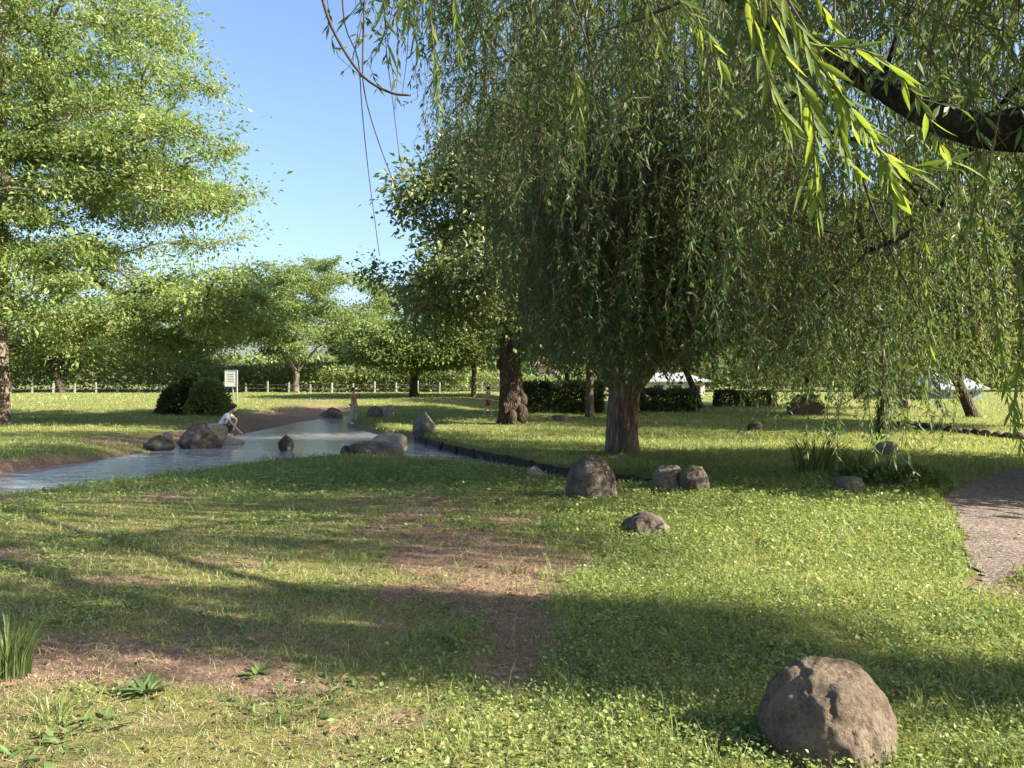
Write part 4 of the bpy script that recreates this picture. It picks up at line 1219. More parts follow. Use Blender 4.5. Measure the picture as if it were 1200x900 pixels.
# unseen shoots added right of and above the view to shade the lawn
def in_view(x, y, z):
    return y > .3 and abs(x / y) < .72 and EYE - .66 * y < z < EYE + .56 * y
for k in range(900):
    gx = rng.uniform(-6.0, .4); gy = rng.uniform(6.5, 9.3)
    if fbm(np.array([[gx * .8, gy * 2.0, 0]]), 7, 2)[0] < .47: continue
    zc = rng.uniform(3.4, 7.0); f = zc / sv.z
    x, y = gx + sv.x * f, gy + sv.y * f
    ln = rng.uniform(1.0, 2.2)
    if x > 10.5 or x < 1.0 or in_view(x, y, zc - ln / 2): continue
    add_strand(x, y, zc + ln / 2, zc - ln / 2)
for k in range(800):
    gx = rng.uniform(-5.5, .3); gy = rng.uniform(4.35, 5.5)
    if fbm(np.array([[gx * .9, gy * 2.2, 5]]), 7, 2)[0] < .45: continue
    zc = rng.uniform(2.6, 6.0); f = zc / sv.z
    x, y = gx + sv.x * f, gy + sv.y * f
    if x > 9.5 or x < 1.0 or in_view(x, y, zc - .7) or in_view(x, y, zc + .5): continue
    add_strand(x, y, zc + .8, zc - .8)
for k in range(170):
    gx = rng.uniform(-.3, 1.15); gy = rng.uniform(3.65, 5.0)
    zc = rng.uniform(2.0, 3.6); f = zc / sv.z
    x, y = gx + sv.x * f, gy + sv.y * f
    if x / max(y, .1) < .95: continue
    if in_view(x, y, zc - .6) or in_view(x, y, zc + .4): continue
    add_strand(x, y, zc + .8, zc - .5)
for k in range(520):  # high shoots added to shade the hanging curtain
    x = rng.uniform(6.0, 11.5); y = rng.uniform(9.0, 14.0)
    zt = rng.uniform(6.5, 10.5); add_strand(x, y, zt, max(4.6, zt - rng.uniform(1.5, 3.5)))
tops = np.array(tops)
T.grow(tops[rng.permutation(len(tops))[:230]], bow=.15, minnode=4, step=.6)
mb = T.wood(.010)
trunk_tube(mb, [(0, 0, -.1), (.02, 0, .9), (-.05, .02, 1.8), (-.12, .05, 2.6)], [.42, .36, .36, .37], 19, .3, .12, 40, .07)
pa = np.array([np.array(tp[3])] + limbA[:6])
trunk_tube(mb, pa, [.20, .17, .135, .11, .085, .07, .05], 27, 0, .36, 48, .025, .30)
mb.build('trunk', M['bark_limb_shaded'], root, True)
tops, lens, outs = side_shoots(tops, lens, outs, .8, base=nb)
sm, P, D, N, L, Wd = strands(tops, lens, .033, .11, .019, .65, .2, outdir=outs)
v, t = leaves(P, D, N, L, Wd, .15, .05)
link('crown', mesh_np('crown', v, None, t), M['willow_near'], root)

# bright leaf sprays and bare twigs close to the camera
def spray(pxs, y0, y1, n, L=.085, W=.0145, twigr=.0022, fan=.32, start=.05):
    pts = np.array([at(a, b_, y0 + (y1 - y0) * i / (len(pxs) - 1)) for i, (a, b_) in enumerate(pxs)])
    pts, rad = smooth_path(pts, np.linspace(twigr * 1.6, twigr * .6, len(pts)), 5)
    sm.tube(pts - nb, rad, 5, False)
    m = len(pts)
    s = np.linspace(start, .995, n) + rng.normal(0, .01, n); s = np.clip(s, 0, .999)
    k = np.minimum((s * (m - 1)).astype(int), m - 2); f = (s * (m - 1) - k)[:, None]
    p = pts[k] * (1 - f) + pts[k + 1] * f
    tn = unit(pts[k + 1] - pts[k])
    sg = np.where(np.arange(n) % 2 == 0, 1, -1)
    side = unit(np.cross(tn, np.array([.15, 1, .1]))) * sg[:, None] * (fan * rng.uniform(.5, 1.5, n))[:, None]
    dep = rng.normal(0, .25, (n, 1)) * np.array([[0, 1, 0]])
    d = unit(tn + side + dep + np.array([0, 0, -.25]))
    nr = unit(np.array([0.1, -.8, .3]) + rng.normal(0, .55, (n, 3)))
    ll = L * np.exp(rng.normal(0, .22, n)) * (1 - .3 * s ** 3)
    return lance_leaves(p - nb, d, nr, ll, W * np.exp(rng.normal(0, .18, n)), rng.normal(.05, .18, n))
lv = MB()
SPR = [([(868, -30), (885, 40), (905, 110), (925, 150)], 2.0, 2.1, 16, .085),
       ([(885, -30), (915, 60), (950, 130), (953, 190), (957, 245)], 2.0, 2.2, 24, .10),
       ([(905, -30), (940, 50), (990, 120), (1030, 180), (1050, 230)], 1.95, 2.1, 28, .085),
       ([(890, -20), (950, 75), (1010, 155), (1055, 195), (1115, 190)], 2.2, 2.1, 24, .085),
       ([(960, 55), (1020, 65), (1070, 110), (1105, 180)], 2.0, 2.0, 15, .075),
       ([(920, 0), (975, 95), (985, 165), (1000, 200)], 2.1, 2.1, 16, .08),
       ([(760, -40), (800, 10), (830, 45), (845, 80)], 2.5, 2.5, 10, .08),
       ([(745, -40), (760, 10), (775, 60)], 2.6, 2.6, 8, .075),
       ([(940, -30), (960, 10), (985, 50)], 2.2, 2.2, 9, .08),
       ([(445, -50), (450, 0), (455, 50), (462, 95)], 3.0, 3.0, 9, .09),
       ([(470, -40), (478, 10), (490, 55)], 3.2, 3.2, 10, .09),
       ([(500, -60), (505, 20), (512, 90), (515, 140)], 4.6, 4.6, 26, .10),
       ([(530, -60), (535, 10), (540, 70)], 4.8, 4.8, 22, .10),
       ([(672, 80), (678, 130), (684, 190)], 3.4, 3.4, 14, .085),
       ([(1190, 300), (1196, 400), (1188, 480), (1200, 530)], 3.6, 3.6, 22, .09),
       ([(1150, 250), (1160, 330), (1175, 420), (1185, 500)], 4.0, 4.0, 24, .09),
       ([(1080, 240), (1085, 320), (1090, 400), (1083, 470)], 5.2, 5.2, 26, .09),
       ([(725, -30), (735, 40), (748, 110)], 3.6, 3.6, 12, .085),
       ([(810, -30), (815, 20), (822, 60)], 3.0, 3.0, 9, .08)]
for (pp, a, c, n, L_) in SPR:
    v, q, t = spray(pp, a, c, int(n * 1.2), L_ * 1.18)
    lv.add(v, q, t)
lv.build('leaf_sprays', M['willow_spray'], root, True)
sm.build('hanging_twigs', M['twig'], root)
def twig(pxs, y, r0, r1):
    p, rad = smooth_path(np.array([at(a, b_, y) - nb for a, b_ in pxs]), np.linspace(r0, r1, len(pxs)), 4)
    tw = MB(); tw.tube(p, rad, 5, True); tw.build('bare_twig', M['twig_dark'], root, True)
twig([(372, -40), (380, 5), (395, 45), (425, 90), (458, 110), (482, 113)], 2.6, .006, .004)
twig([(400, -40), (405, 30), (420, 70), (425, 130), (432, 200), (445, 300)], 2.8, .003, .0014)
twig([(430, -40), (426, 60), (428, 110), (445, 170), (472, 240)], 2.7, .0035, .0016)
twig([(455, -40), (452, 40), (462, 130), (468, 180), (473, 210)], 3.0, .002, .001)
twig([(482, -30), (478, 60), (472, 110)], 3.0, .002, .001)
twig([(415, 65), (422, 45), (425, 28)], 2.75, .002, .001)
twig([(628, 10), (632, 90), (628, 150), (634, 220), (622, 280), (604, 320)], 3.6, .0035, .0015)
twig([(655, -40), (690, 60), (700, 130), (745, 210), (770, 215)], 5.0, .006, .003)
twig([(1000, 175), (1020, 240), (1050, 310), (1075, 360)], 4.6, .008, .004)
twig([(700, 40), (760, 20), (850, -20)], 4.2, .003, .016)

# -- trees behind the curtain on the right
def bg_tree(px, py, hgt, rad, zlo, label, seed, r=.2, lean=0.0, leafm='cherry_leaf', barkm='bark_grey', n=100, per=260, L=.2, name='broadleaf_tree'):
    b = G(px, py)
    cz = (hgt + zlo) / 2
    tp = [(0, 0, 0), (lean * .35, 0, zlo * .5), (lean * .7, 0, zlo), (lean, 0, cz)]
    return make_tree(name, b, tp, [r, r * .88, r * .8, r * .5], [(lean, 0, cz, rad, rad * .9, (hgt - zlo) / 2)], n, per, .5, L, M[leafm], M[barkm], label, seed, gap=.40, flat=.55, tipr=.015, minnode=2)
bg_tree(691, 489, 7.5, 3.2, 2.0, 'slim pale trunked tree in front of the clipped hedge', 61, .17)
bg_tree(665, 470, 7, 3.5, 2.2, 'broad tree standing behind the clipped hedge', 63, .2, leafm='dark_leaf', barkm='bark_dark')
bg_tree(822, 478, 7, 3.4, 2.4, 'leaning dark tree beyond the lower hedge', 65, .17, lean=-1.4, barkm='bark_dark')
bg_tree(948, 482, 8, 3.6, 2.2, 'full green tree beside the brown planter', 67, .2, leafm='wild_leaf', barkm='bark_dark')
bg_tree(1142, 489, 8, 3.8, 2.4, 'dark trunked tree leaning left on the sunny far lawn', 69, .22, lean=-1.6, barkm='bark_dark', leafm='cherry_leaf')
bg_tree(1235, 500, 9, 3.6, 1.8, 'dense dark green tree at the right edge of the far lawn', 71, .24, leafm='dark_leaf', barkm='bark_dark', n=120)
bg_tree(1060, 478, 10, 4.6, 2.4, 'tall yellow green tree rising behind the pale willow', 73, .25, leafm='willow_pale', n=140)
bg_tree(555, 466, 6, 3.2, 2.4, 'small round tree left of the burled evergreen', 75, .15)

# -- unseen tree added beyond the right edge to shade the lawn
def shade_tree(x, y, hgt, rad, zlo, label, seed, r=.26, n=120, per=300, leafm='cherry_leaf'):
    b = np.array([x, y, h1(x, y)])
    cz = (hgt + zlo) / 2
    return make_tree('broadleaf_tree', b, [(0, 0, 0), (.05, 0, zlo * .6), (0, .05, zlo), (0, 0, cz)], [r, r * .88, r * .8, r * .5], [(0, 0, cz, rad, rad, (hgt - zlo) / 2)], n, per, .5, .2, M[leafm], M['bark_dark'], label, seed, gap=.40, tipr=.015, minnode=2)
shade_tree(11.8, 11.0, 6.0, 2.9, .8, 'unseen leafy tree added right of the view to shade the lawn', 81)

# ------------------------------------------------------------------ shrubs, hedges, undergrowth
def shrub(px, py, w, h, d, label, mat, n, L, name='shrub', cat='shrub', seed=3):
    b = G(px, py)
    u = rand_unit(n); u[:, 2] = np.abs(u[:, 2])
    rr = rng.uniform(.55, 1, (n, 1)) ** .5 * (1 + .3 * (fbm(u * 2.2 + seed, seed, 3) - .5))[:, None]
    P = u * rr * np.array([w / 2, d / 2, h])
    D = unit(u + rng.normal(0, .6, (n, 3))); N = unit(u + rng.normal(0, .6, (n, 3)))
    l = L * np.exp(rng.normal(0, .25, n))
    v, t = leaves(P, D, N, l, l * .6, .15, .05)
    root = thing(name, label, cat, (b[0], b[1] + d * .4, h1(b[0], b[1] + d * .4) - .03))
    link('foliage', mesh_np('foliage', v, None, t), mat, root)
    st = MB()
    for k in range(7):
        a = rng.uniform(0, 6.3); q = rng.uniform(.2, .4)
        st.tube([(0, 0, -.1), (math.cos(a) * w * q * .4, math.sin(a) * d * q * .4, h * .4), (math.cos(a) * w * q, math.sin(a) * d * q, h * .8)], [.04, .025, .01], 5)
    st.build('stems', M['bark_dark'], root, True)
    return root
shrub(212, 486, 2.3, 1.35, 1.8, 'dark dense round shrub on the left pond bank', M['hedge_leaf'], 9000, .11)
shrub(238, 487, 1.7, 1.3, 1.2, 'lighter loose shrub leaning on the dark round one', M['wild_leaf'], 3200, .12, seed=8)
shrub(1068, 574, 1.3, .32, .7, 'low spread of broad leaved groundcover at the path corner', M['weed'], 2600, .06, seed=9)
shrub(1015, 566, .8, .22, .5, 'small groundcover patch behind the flat topped stone', M['weed'], 1200, .06, seed=10)

def hedge(x0, x1, y, dep, h, label, n, L=.1, mat='hedge_leaf'):
    z = h1((x0 + x1) / 2, y)
    P = np.stack([rng.uniform(x0, x1, n), rng.uniform(y, y + dep, n), rng.uniform(.05, h, n)], 1)
    f = rng.integers(0, 4, n)
    P[f == 0, 1] = y; P[f == 1, 2] = h; P[(f == 2) & (P[:, 0] < (x0 + x1) / 2), 0] = x0; P[(f == 2) & (P[:, 0] > (x0 + x1) / 2), 0] = x1
    P += rng.normal(0, .05, (n, 3)) + .34 * (fbm(P * 1.7, 4, 3) - .5)[:, None]
    c = np.array([(x0 + x1) / 2, y + dep / 2, 0])
    P -= c
    l = L * np.exp(rng.normal(0, .25, n))
    v, t = leaves(P, rand_unit(n) + np.array([0, -.2, .3]), rand_unit(n) + np.array([0, -.6, .4]), l, l * .6)
    root = thing('hedge', label, 'hedge', (c[0], c[1], z))
    link('foliage', mesh_np('foliage', v, None, t), M[mat], root)
    st = MB()
    for k in range(max(4, int((x1 - x0) / .45))):
        xx = x0 - c[0] + .2 + k * .45
        if xx > x1 - c[0] - .1: break
        st.tube([(xx, 0, -.1), (xx + .04, .02, h * .5), (xx - .03, 0, h * .9)], [.035, .028, .012], 5)
        for s in (-1, 1): st.tube([(xx, 0, h * .3), (xx + s * .16, s * .1, h * .65), (xx + s * .2, -s * .15, h * .9)], [.018, .012, .006], 4)
    st.build('stems', M['bark_dark'], root, True)
y1 = 31
hedge((612 - 600) / FOC * y1, (705 - 600) / FOC * y1, y1, 1.2, 1.12, 'long clipped dark hedge right of the burled evergreen', 14000, .10)
hedge((757 - 600) / FOC * y1, (826 - 600) / FOC * y1, y1 + 1, 1.0, .85, 'lower clipped hedge behind the pollarded willow trunk', 7000, .10)
y2 = 37
hedge((842 - 600) / FOC * y2, (908 - 600) / FOC * y2, y2, .9, .62, 'low black green hedge block under the willow curtain', 5000, .10)
y3 = 45
hedge((1010 - 600) / FOC * y3, (1085 - 600) / FOC * y3, y3, 1.0, .9, 'far clipped hedge beyond the kerb stones', 5000, .12)

def undergrowth():
    n = 95000
    x = rng.uniform(-62, -3, n); y = 52.5 + rng.random(n) ** 1.4 * 9
    ht = 2.0 + 2.8 * sstep(-20, -30, x) + 1.2 * (fbm2(x, y, .3, 91, 3) - .5)
    z = H(x, y) + ht * rng.random(n) ** .6 * (1 - .3 * np.exp(-(y - 52.5)))
    P = np.stack([x, y, z], 1)
    l = .22 * np.exp(rng.normal(0, .3, n))
    v, t = leaves(P, rand_unit(n) + np.array([0, -.2, .1]), rand_unit(n) + np.array([0, -.5, .5]), l, l * .5)
    tag(link('undergrowth', mesh_np('undergrowth', v, None, t), M['wild_leaf']), 'dense wild green undergrowth rising behind the white post fence', 'undergrowth', kind='stuff')
    n = 42000
    x = rng.uniform(5, 62, n); y = 66 + rng.random(n) * 8
    z = H(x, y) + (1.6 + 3.4 * fbm2(x, y, .16, 93, 3)) * rng.random(n) ** .6
    l = .30 * np.exp(rng.normal(0, .3, n))
    v, t = leaves(np.stack([x, y, z], 1), rand_unit(n) + np.array([0, -.2, .1]), rand_unit(n) + np.array([0, -.5, .5]), l, l * .55)
    tag(link('far_shrubs', mesh_np('far_shrubs', v, None, t), M['wild_leaf']), 'band of wild shrubs beyond the buildings on the right', 'shrubs', kind='stuff')
    n = 15000
    x = rng.uniform(-9.5, 6, n); y = 54.5 + rng.random(n) * 5
    z = H(x, y) + (1.0 + .7 * fbm2(x, y, .35, 95, 3)) * rng.random(n) ** .6
    l = .22 * np.exp(rng.normal(0, .3, n))
    v, t = leaves(np.stack([x, y, z], 1), rand_unit(n) + np.array([0, -.2, .4]), rand_unit(n) + np.array([0, -.5, .5]), l, l * .35)
    tag(link('tall_grass', mesh_np('tall_grass', v, None, t), M['wild_pale']), 'pale green bamboo grass bank beyond the low cherry tree', 'tall grass', kind='stuff')
undergrowth()
def treeline():
    n = 60000
    a = rng.uniform(-.85, .85, n); rr = rng.uniform(105, 150, n)
    x = np.sin(a) * rr; y = np.cos(a) * rr
    ht = (2.0 + 3.5 * fbm2(x, y, .07, 97, 4)) * (1 + .8 * sstep(-.1, .3, a)) + 2.0 * sstep(.1, .7, a)
    P = np.stack([x, y, ht * rng.random(n) ** .7], 1)
    l = .75 * np.exp(rng.normal(0, .3, n))
    v, t = leaves(P, rand_unit(n) + np.array([0, -.2, .2]), rand_unit(n) + np.array([0, -.5, .5]), l, l * .7)
    tag(link('far_woods', mesh_np('far_woods', v, None, t), M['wild_leaf']), 'low distant belt of trees along the horizon', 'woods', kind='stuff')
treeline()

# ------------------------------------------------------------------ fence
fr = thing('post_fence', 'low fence of whitish posts and wires behind the cherry trees', 'fence', (0, 0, 0))
fx = np.arange(-46, 4.1, 1.42)
fy = 50.8 + .012 * (fx + 20) ** 2 * .05
posts = []
for k, (x, y) in enumerate(zip(fx, fy)):
    z = h1(x, y)
    mb = MB()
    if rng.random() < .08: continue
    hh = .63 + rng.normal(0, .06); tl = rng.normal(0, .035)
    mb.box((x, y, z + hh / 2 - .08), (.095, .095, hh + .16), rng.normal(0, .3), tl)
    mb.box((x, y - tl * .4, z + hh + .015), (.07, .07, .04), rng.normal(0, .3), tl)
    mb.build('post', M['concrete'], fr)
    posts.append((x, y, z))
posts = np.array(posts)
for hz in (.28, .52):
    mb = MB(); mb.tube(posts + np.array([0, -.06, hz]), .008, 4, False)
    mb.build('wire', M['wire'], fr)

# ------------------------------------------------------------------ notice board
b = G(271, 472)
s = thing('notice_board', 'small white notice board on three posts above the pond beach', 'sign', tuple(b), -.12)
kk = b[1] / FOC
bw = 15 * kk; bh = 19 * kk; top = 38 * kk
for x in (-bw * .45, 0.12 * bw, bw * .45):
    mb = MB(); mb.tube([(x, .03 if x else .06, -.2), (x, .03 if x else .06, top * .98)], .028, 8); mb.build('leg', M['grey_metal'], s, True)
mb = MB(); mb.box((0, 0, top - bh / 2), (bw, .03, bh)); bd = mb.build('board', M['white_paint'], s)
mb = MB()
for sx in (-1, 1): mb.box((sx * bw * .5, -.004, top - bh / 2), (.035, .045, bh + .03))
for sz in (0, 1): mb.box((0, -.004, top - bh * sz), (bw - .036, .044, .035))
mb.build('frame', M['grey_metal'], bd)
mb = MB()
for k in range(4): mb.box((-.03 * bw, -.0175, top - bh * (.24 + .15 * k)), (bw * (.6 - .1 * (k % 2)), .004, bh * .05))
mb.build('lettering', M['print'], bd)

# ------------------------------------------------------------------ people
def skin(name, verts, edges, radii, mat, parent, sub=2):
    me = bpy.data.meshes.new(name)
    me.from_pydata([tuple(v) for v in verts], edges, [])
    o = bpy.data.objects.new(name, me); COL.objects.link(o)
    m = o.modifiers.new('s', 'SKIN'); m.use_smooth_shade = True
    o.modifiers.new('u', 'SUBSURF').levels = sub
    sv = me.skin_vertices[0].data
    for i, r in enumerate(radii):
        sv[i].radius = (r, r) if not isinstance(r, tuple) else r
    sv[0].use_root = True
    dg = bpy.context.evaluated_depsgraph_get()
    me2 = bpy.data.meshes.new_from_object(o.evaluated_get(dg))
    bpy.data.objects.remove(o)
    me2.name = name
    me2.materials.clear()
    return link(name, me2, mat, parent)

class Fig:
    def __init__(self): self.v = []; self.e = []; self.r = []
    def a(self, p, r, prev=None):
        self.v.append(p); self.r.append(r)
        if prev is not None: self.e.append((prev, len(self.v) - 1))
        return len(self.v) - 1

def hand(F, w, wrist, d, side):
    d = Vector(d).normalized(); s = Vector(side).normalized(); n = d.cross(s)
    wr = Vector(wrist)
    pm = F.a(tuple(wr + d * .05), .026, w)
    for k, (o, ln) in enumerate(((-.024, .055), (-.008, .065), (.008, .06), (.024, .048))):
        f1 = F.a(tuple(wr + d * .08 + s * o), .0085, pm)
        f2 = F.a(tuple(wr + d * (.08 + ln * .6) + s * o * 1.2 + n * .008), .0075, f1)
        F.a(tuple(wr + d * (.08 + ln) + s * o * 1.25 + n * .022), .006, f2)
    t1 = F.a(tuple(wr + d * .045 - s * .035), .010, pm)
    F.a(tuple(wr + d * .075 - s * .05 + n * .01), .008, t1)

def person(label, loc, rz, J, S, shirt, legs, short=True, hairlong=False, extra_hat=None):
    root = thing('person', label, 'person', loc, rz)
    F = Fig()
    pv = F.a(J['pelvis'], .105 * S); wa = F.a(J['waist'], .098 * S, pv); chs = F.a(J['chest'], .115 * S, wa); nk = F.a(J['neck'], .045 * S, chs)
    h1_ = F.a(J['chin'], .062 * S, nk); h2 = F.a(J['head'], .098 * S, h1_); F.a(J['crown'], .075 * S, h2)
    F.a(tuple(np.array(J['chin']) * .5 + np.array(J['head']) * .5 + np.array(J['face']) * .112 * S), .012 * S, h2)
    for sd in 'LR':
        s = F.a(J['sh' + sd], .052 * S, chs); e = F.a(J['el' + sd], .036 * S, s); w = F.a(J['wr' + sd], .024 * S, e)
        hand(F, w, J['wr' + sd], np.array(J['wr' + sd]) - np.array(J['el' + sd]), J['hs'])
        hp = F.a(J['hip' + sd], .082 * S, pv); k = F.a(J['kn' + sd], .058 * S, hp); c = F.a(tuple(np.array(J['kn' + sd]) * .6 + np.array(J['an' + sd]) * .4), .05 * S, k); an = F.a(J['an' + sd], .034 * S, c)
        F.a(J['toe' + sd], .03 * S, an)
    skin('body', F.v, F.e, F.r, M['skin'], root)
    # hair cap
    bm = bmesh.new(); bmesh.ops.create_icosphere(bm, subdivisions=3, radius=1)
    v = np.array([p.co[:] for p in bm.verts]); f = np.array([[q.index for q in p.verts] for p in bm.faces]); bm.free()
    fc = unit(np.array(J['face'], float)); upv = unit(np.array(J['crown'], float) - np.array(J['chin'], float))
    cut = (v @ fc > .25) & (v @ upv < .45)
    v = v * .125 * S * (1 + .1 * (fbm(v * 5, 3, 2) - .5))[:, None]
    v[cut] *= .68
    if not hairlong: 
        lowc = v @ upv < -.06 * S
        v[lowc] *= .75
    link('hair', mesh_np('hair', v + np.array(J['head']) + upv * .01 - fc * .012 * S, None, f, True), M['hair'], root)
    F = Fig()
    pv = F.a(tuple(np.array(J['pelvis']) * .9 + np.array(J['waist']) * .1), .125 * S); wa = F.a(J['waist'], .118 * S, pv); chs = F.a(J['chest'], .135 * S, wa); F.a(tuple(np.array(J['chest']) * .45 + np.array(J['neck']) * .55), .075 * S, chs)
    for sd in 'LR':
        s = F.a(J['sh' + sd], .07 * S, chs); F.a(tuple(np.array(J['sh' + sd]) * .35 + np.array(J['el' + sd]) * .65), .055 * S, s)
    skin('shirt', F.v, F.e, F.r, shirt, root)
    F = Fig()
    pv = F.a(J['pelvis'], .128 * S)
    for sd in 'LR':
        hp = F.a(J['hip' + sd], .105 * S, pv); 
        if short: F.a(tuple(np.array(J['hip' + sd]) * .25 + np.array(J['kn' + sd]) * .75), .085 * S, hp)
        else:
            k = F.a(J['kn' + sd], .078 * S, hp); F.a(tuple(np.array(J['kn' + sd]) * .12 + np.array(J['an' + sd]) * .88), .055 * S, k)
    skin('shorts' if short else 'trousers', F.v, F.e, F.r, legs, root)
    for sd in 'LR':
        an = np.array(J['an' + sd]); to = np.array(J['toe' + sd]); dd = unit(to - an)
        F = Fig(); a0 = F.a(tuple(an - dd * .03 + np.array([0, 0, -.02])), .042 * S); a1 = F.a(tuple(an * .5 + to * .5), .042 * S, a0); F.a(tuple(to + dd * .02), .034 * S, a1)
        skin('shoe', F.v, F.e, F.r, M['cloth_white'], root)
    return root

def standing(hgt, stride=.1, armf=.1):
    k = hgt / 1.7
    z = lambda v: v * k
    J = dict(pelvis=(0, 0, z(.92)), waist=(0, 0, z(1.06)), chest=(0, 0, z(1.27)), neck=(.0, 0, z(1.44)), chin=(.02 * k, 0, z(1.51)), head=(.01, 0, z(1.60)), crown=(0, 0, z(1.66)), face=(1, 0, 0), hs=(1, 0, 0))
    for sd, s in (('L', 1), ('R', -1)):
        J['sh' + sd] = (0, s * .18 * k, z(1.38)); J['el' + sd] = (.02 * k - s * .05, s * .24 * k, z(1.10)); J['wr' + sd] = (armf * k - s * .04, s * .24 * k, z(.86))
        J['hip' + sd] = (0, s * .09 * k, z(.86)); J['kn' + sd] = (.03 * k + s * stride * .5, s * .10 * k, z(.48)); J['an' + sd] = (s * stride, s * .10 * k, z(.07)); J['toe' + sd] = (s * stride + .15 * k, s * .11 * k, z(.03))
    return J, k

# crouching child, facing right, one arm reaching down to the water
J = dict(pelvis=(-.20, 0, .24), waist=(-.16, 0, .36), chest=(-.05, 0, .52), neck=(.05, 0, .63), chin=(.12, 0, .67), head=(.14, 0, .75), crown=(.15, 0, .81), face=(.9, 0, -.42), hs=(0, 1, 0),
         shL=(-.01, .12, .57), elL=(.16, .15, .44), wrL=(.13, .10, .30), shR=(.0, -.12, .57), elR=(.16, -.17, .37), wrR=(.33, -.16, .19),
         hipL=(-.19, .08, .22), knL=(.08, .12, .36), anL=(-.07, .11, .06), toeL=(.06, .12, .03), hipR=(-.19, -.08, .22), knR=(.07, -.13, .34), anR=(-.08, -.12, .06), toeR=(.05, -.13, .03))
person('crouching child in white top with black hair reaching toward the water', (-7.30, 19.75, WATER + .165), -.05, J, .82, M['cloth_white'], M['cloth_dark'], False)
J, k = standing(1.22, .05)
g = G(414, 497); person('person in a dusty red top and grey trousers at the pond tip', (g[0], g[1], g[2]), -.5, J, k, M['cloth_red'], M['cloth_grey'], False)
J, k = standing(1.12, .12)
g = G(572, 488); person('person in grey top and brown shorts walking by the big evergreen', (g[0], g[1], g[2]), 2.6, J, k, M['cloth_grey'], M['cloth_brown'], True)

# ------------------------------------------------------------------ buildings seen through the leaves
def building(name, label, px0, px1, ytop, ybase_h, y, dep, wall, roofm, nwin, roof_h, cat='building', rz=0):
    x0 = (px0 - 600) / FOC * y; x1 = (px1 - 600) / FOC * y
    w = x1 - x0
    z0 = h1((x0 + x1) / 2, y)
    h = EYE - (ytop - HORIZON) / FOC * y - z0
    root = thing(name, label, cat, ((x0 + x1) / 2, y, z0), rz)
    mb = MB(); mb.box((0, dep / 2, h / 2 - .2), (w, dep, h + .4)); wl = mb.build('wall', wall, root)
    mb = MB()
    e = .35
    v = [(-w / 2 - e, -e, h), (w / 2 + e, -e, h), (w / 2 + e, dep + e, h), (-w / 2 - e, dep + e, h), (-w / 2 + dep * .1, dep / 2, h + roof_h), (w / 2 - dep * .1, dep / 2, h + roof_h)]
    v = [(a, b_, c + .003) for a, b_, c in v]
    v2 = [(a, b_, c - .10) for a, b_, c in v[:4]]
    mb.add(np.array(v + v2), [(0, 1, 5, 4), (2, 3, 4, 5), (6, 9, 8, 7), (0, 6, 7, 1), (1, 7, 8, 2), (2, 8, 9, 3), (3, 9, 6, 0)], [(1, 2, 5), (3, 0, 4)])
    mb.build('roof', roofm, root)
    for k in range(nwin):
        x = -w / 2 + w * (k + .5) / nwin
        ww = min(1.3, w / nwin * .55); hh = min(1.1, h * .4)
        mb = MB()
        zc = h * .55
        for s in (-1, 1):
            mb.box((x + s * ww / 2, -.02, zc), (.07, .09, hh + .07)); mb.box((x, -.02, zc + s * hh / 2), (ww - .072, .088, .07))
        fr_ = mb.build('window', M['grey_metal'], root)
        mb = MB(); mb.box((x, -.012, zc), (ww - .07, .02, hh - .07)); mb.build('pane', M['glass'], fr_)
    return root
building('house', 'beige rendered house above the long clipped hedge', 630, 656, 428, 0, 62, 6, M['wall_beige'], M['roof_brown'], 2, 1.2, 'house')
building('white_hall', 'long low white building glimpsed behind the pollarded willow', 738, 826, 446, 0, 52, 7, M['wall_white'], M['roof_grey'], 4, .55)
building('shed', 'blue grey shed at the far side of the sunny lawn', 1106, 1150, 455, 0, 47, 4, M['wall_blue'], M['roof_grey'], 1, .9, 'shed')
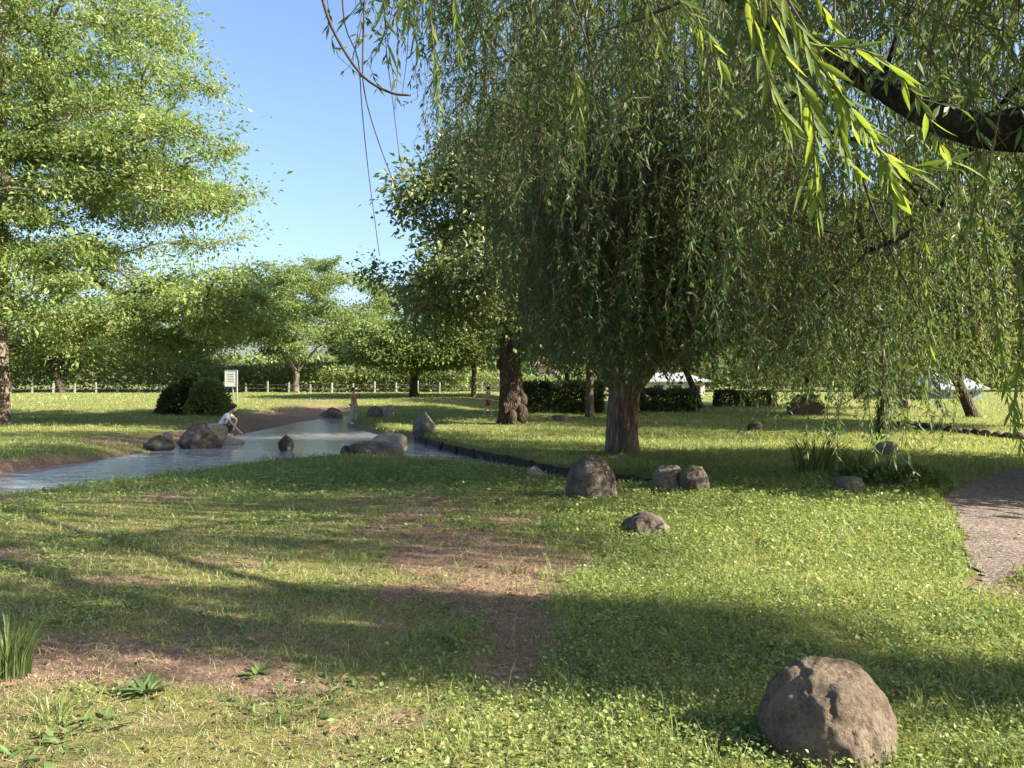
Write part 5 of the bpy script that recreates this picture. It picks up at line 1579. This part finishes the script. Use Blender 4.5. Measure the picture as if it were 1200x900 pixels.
# planter
b = G(948, 486)
pl = thing('planter', 'red brown planter box under the full green tree', 'planter', tuple(b))
mb = MB()
for (cx, cy, sx, sy) in ((0, 0, 1.2, .1), (0, .7, 1.2, .1), (-.55, .35, .1, .6), (.55, .35, .1, .6)): mb.box((cx, cy, .22), (sx, sy, .5))
mb.build('box', M['soil_brick'], pl)
n = 700
P = np.stack([rng.uniform(-.5, .5, n), rng.uniform(.1, .6, n), .4 + rng.random(n) * .35], 1)
v, t = leaves(P, rand_unit(n), rand_unit(n) + np.array([0, 0, .6]), .12, .06)
link('plants', mesh_np('plants', v, None, t), M['wild_leaf'], pl)

# ------------------------------------------------------------------ light, sky, camera
sun = bpy.data.lights.new('sun', 'SUN'); sun.energy = 5.0; sun.angle = math.radians(.5); sun.color = (1.0, .91, .76)
so = bpy.data.objects.new('sun', sun); COL.objects.link(so)
so.rotation_euler = sv.to_track_quat('Z', 'Y').to_euler(); so.location = (20, -5, 15)
w = bpy.data.worlds.new('World'); scene.world = w; w.use_nodes = True
nt = w.node_tree
bg = nt.nodes['Background']
sky = nt.nodes.new('ShaderNodeTexSky'); sky.sky_type = 'NISHITA'; sky.sun_disc = False
sky.sun_elevation = EL; sky.sun_rotation = PI / 2 - AZ
sky.air_density = 1.0; sky.dust_density = 2.4; sky.ozone_density = 3.0
nt.links.new(sky.outputs[0], bg.inputs[0]); bg.inputs[1].default_value = .078

cam = bpy.data.cameras.new('camera'); co = bpy.data.objects.new('camera', cam); COL.objects.link(co)
cam.sensor_width = 36; cam.lens = 27; cam.clip_end = 6000; cam.clip_start = .05
co.location = (0, 0, EYE)
co.rotation_euler = (PI / 2 - math.atan(10 / FOC), 0, 0)
scene.camera = co
scene.view_settings.view_transform = 'Standard'
scene.view_settings.look = 'None'
scene.view_settings.exposure = 2.02
scene.view_settings.gamma = 1
c = scene.cycles
c.max_bounces = 6; c.diffuse_bounces = 3; c.glossy_bounces = 3; c.transmission_bounces = 4; c.transparent_max_bounces = 4
c.use_denoising = True
c.sample_clamp_indirect = 6
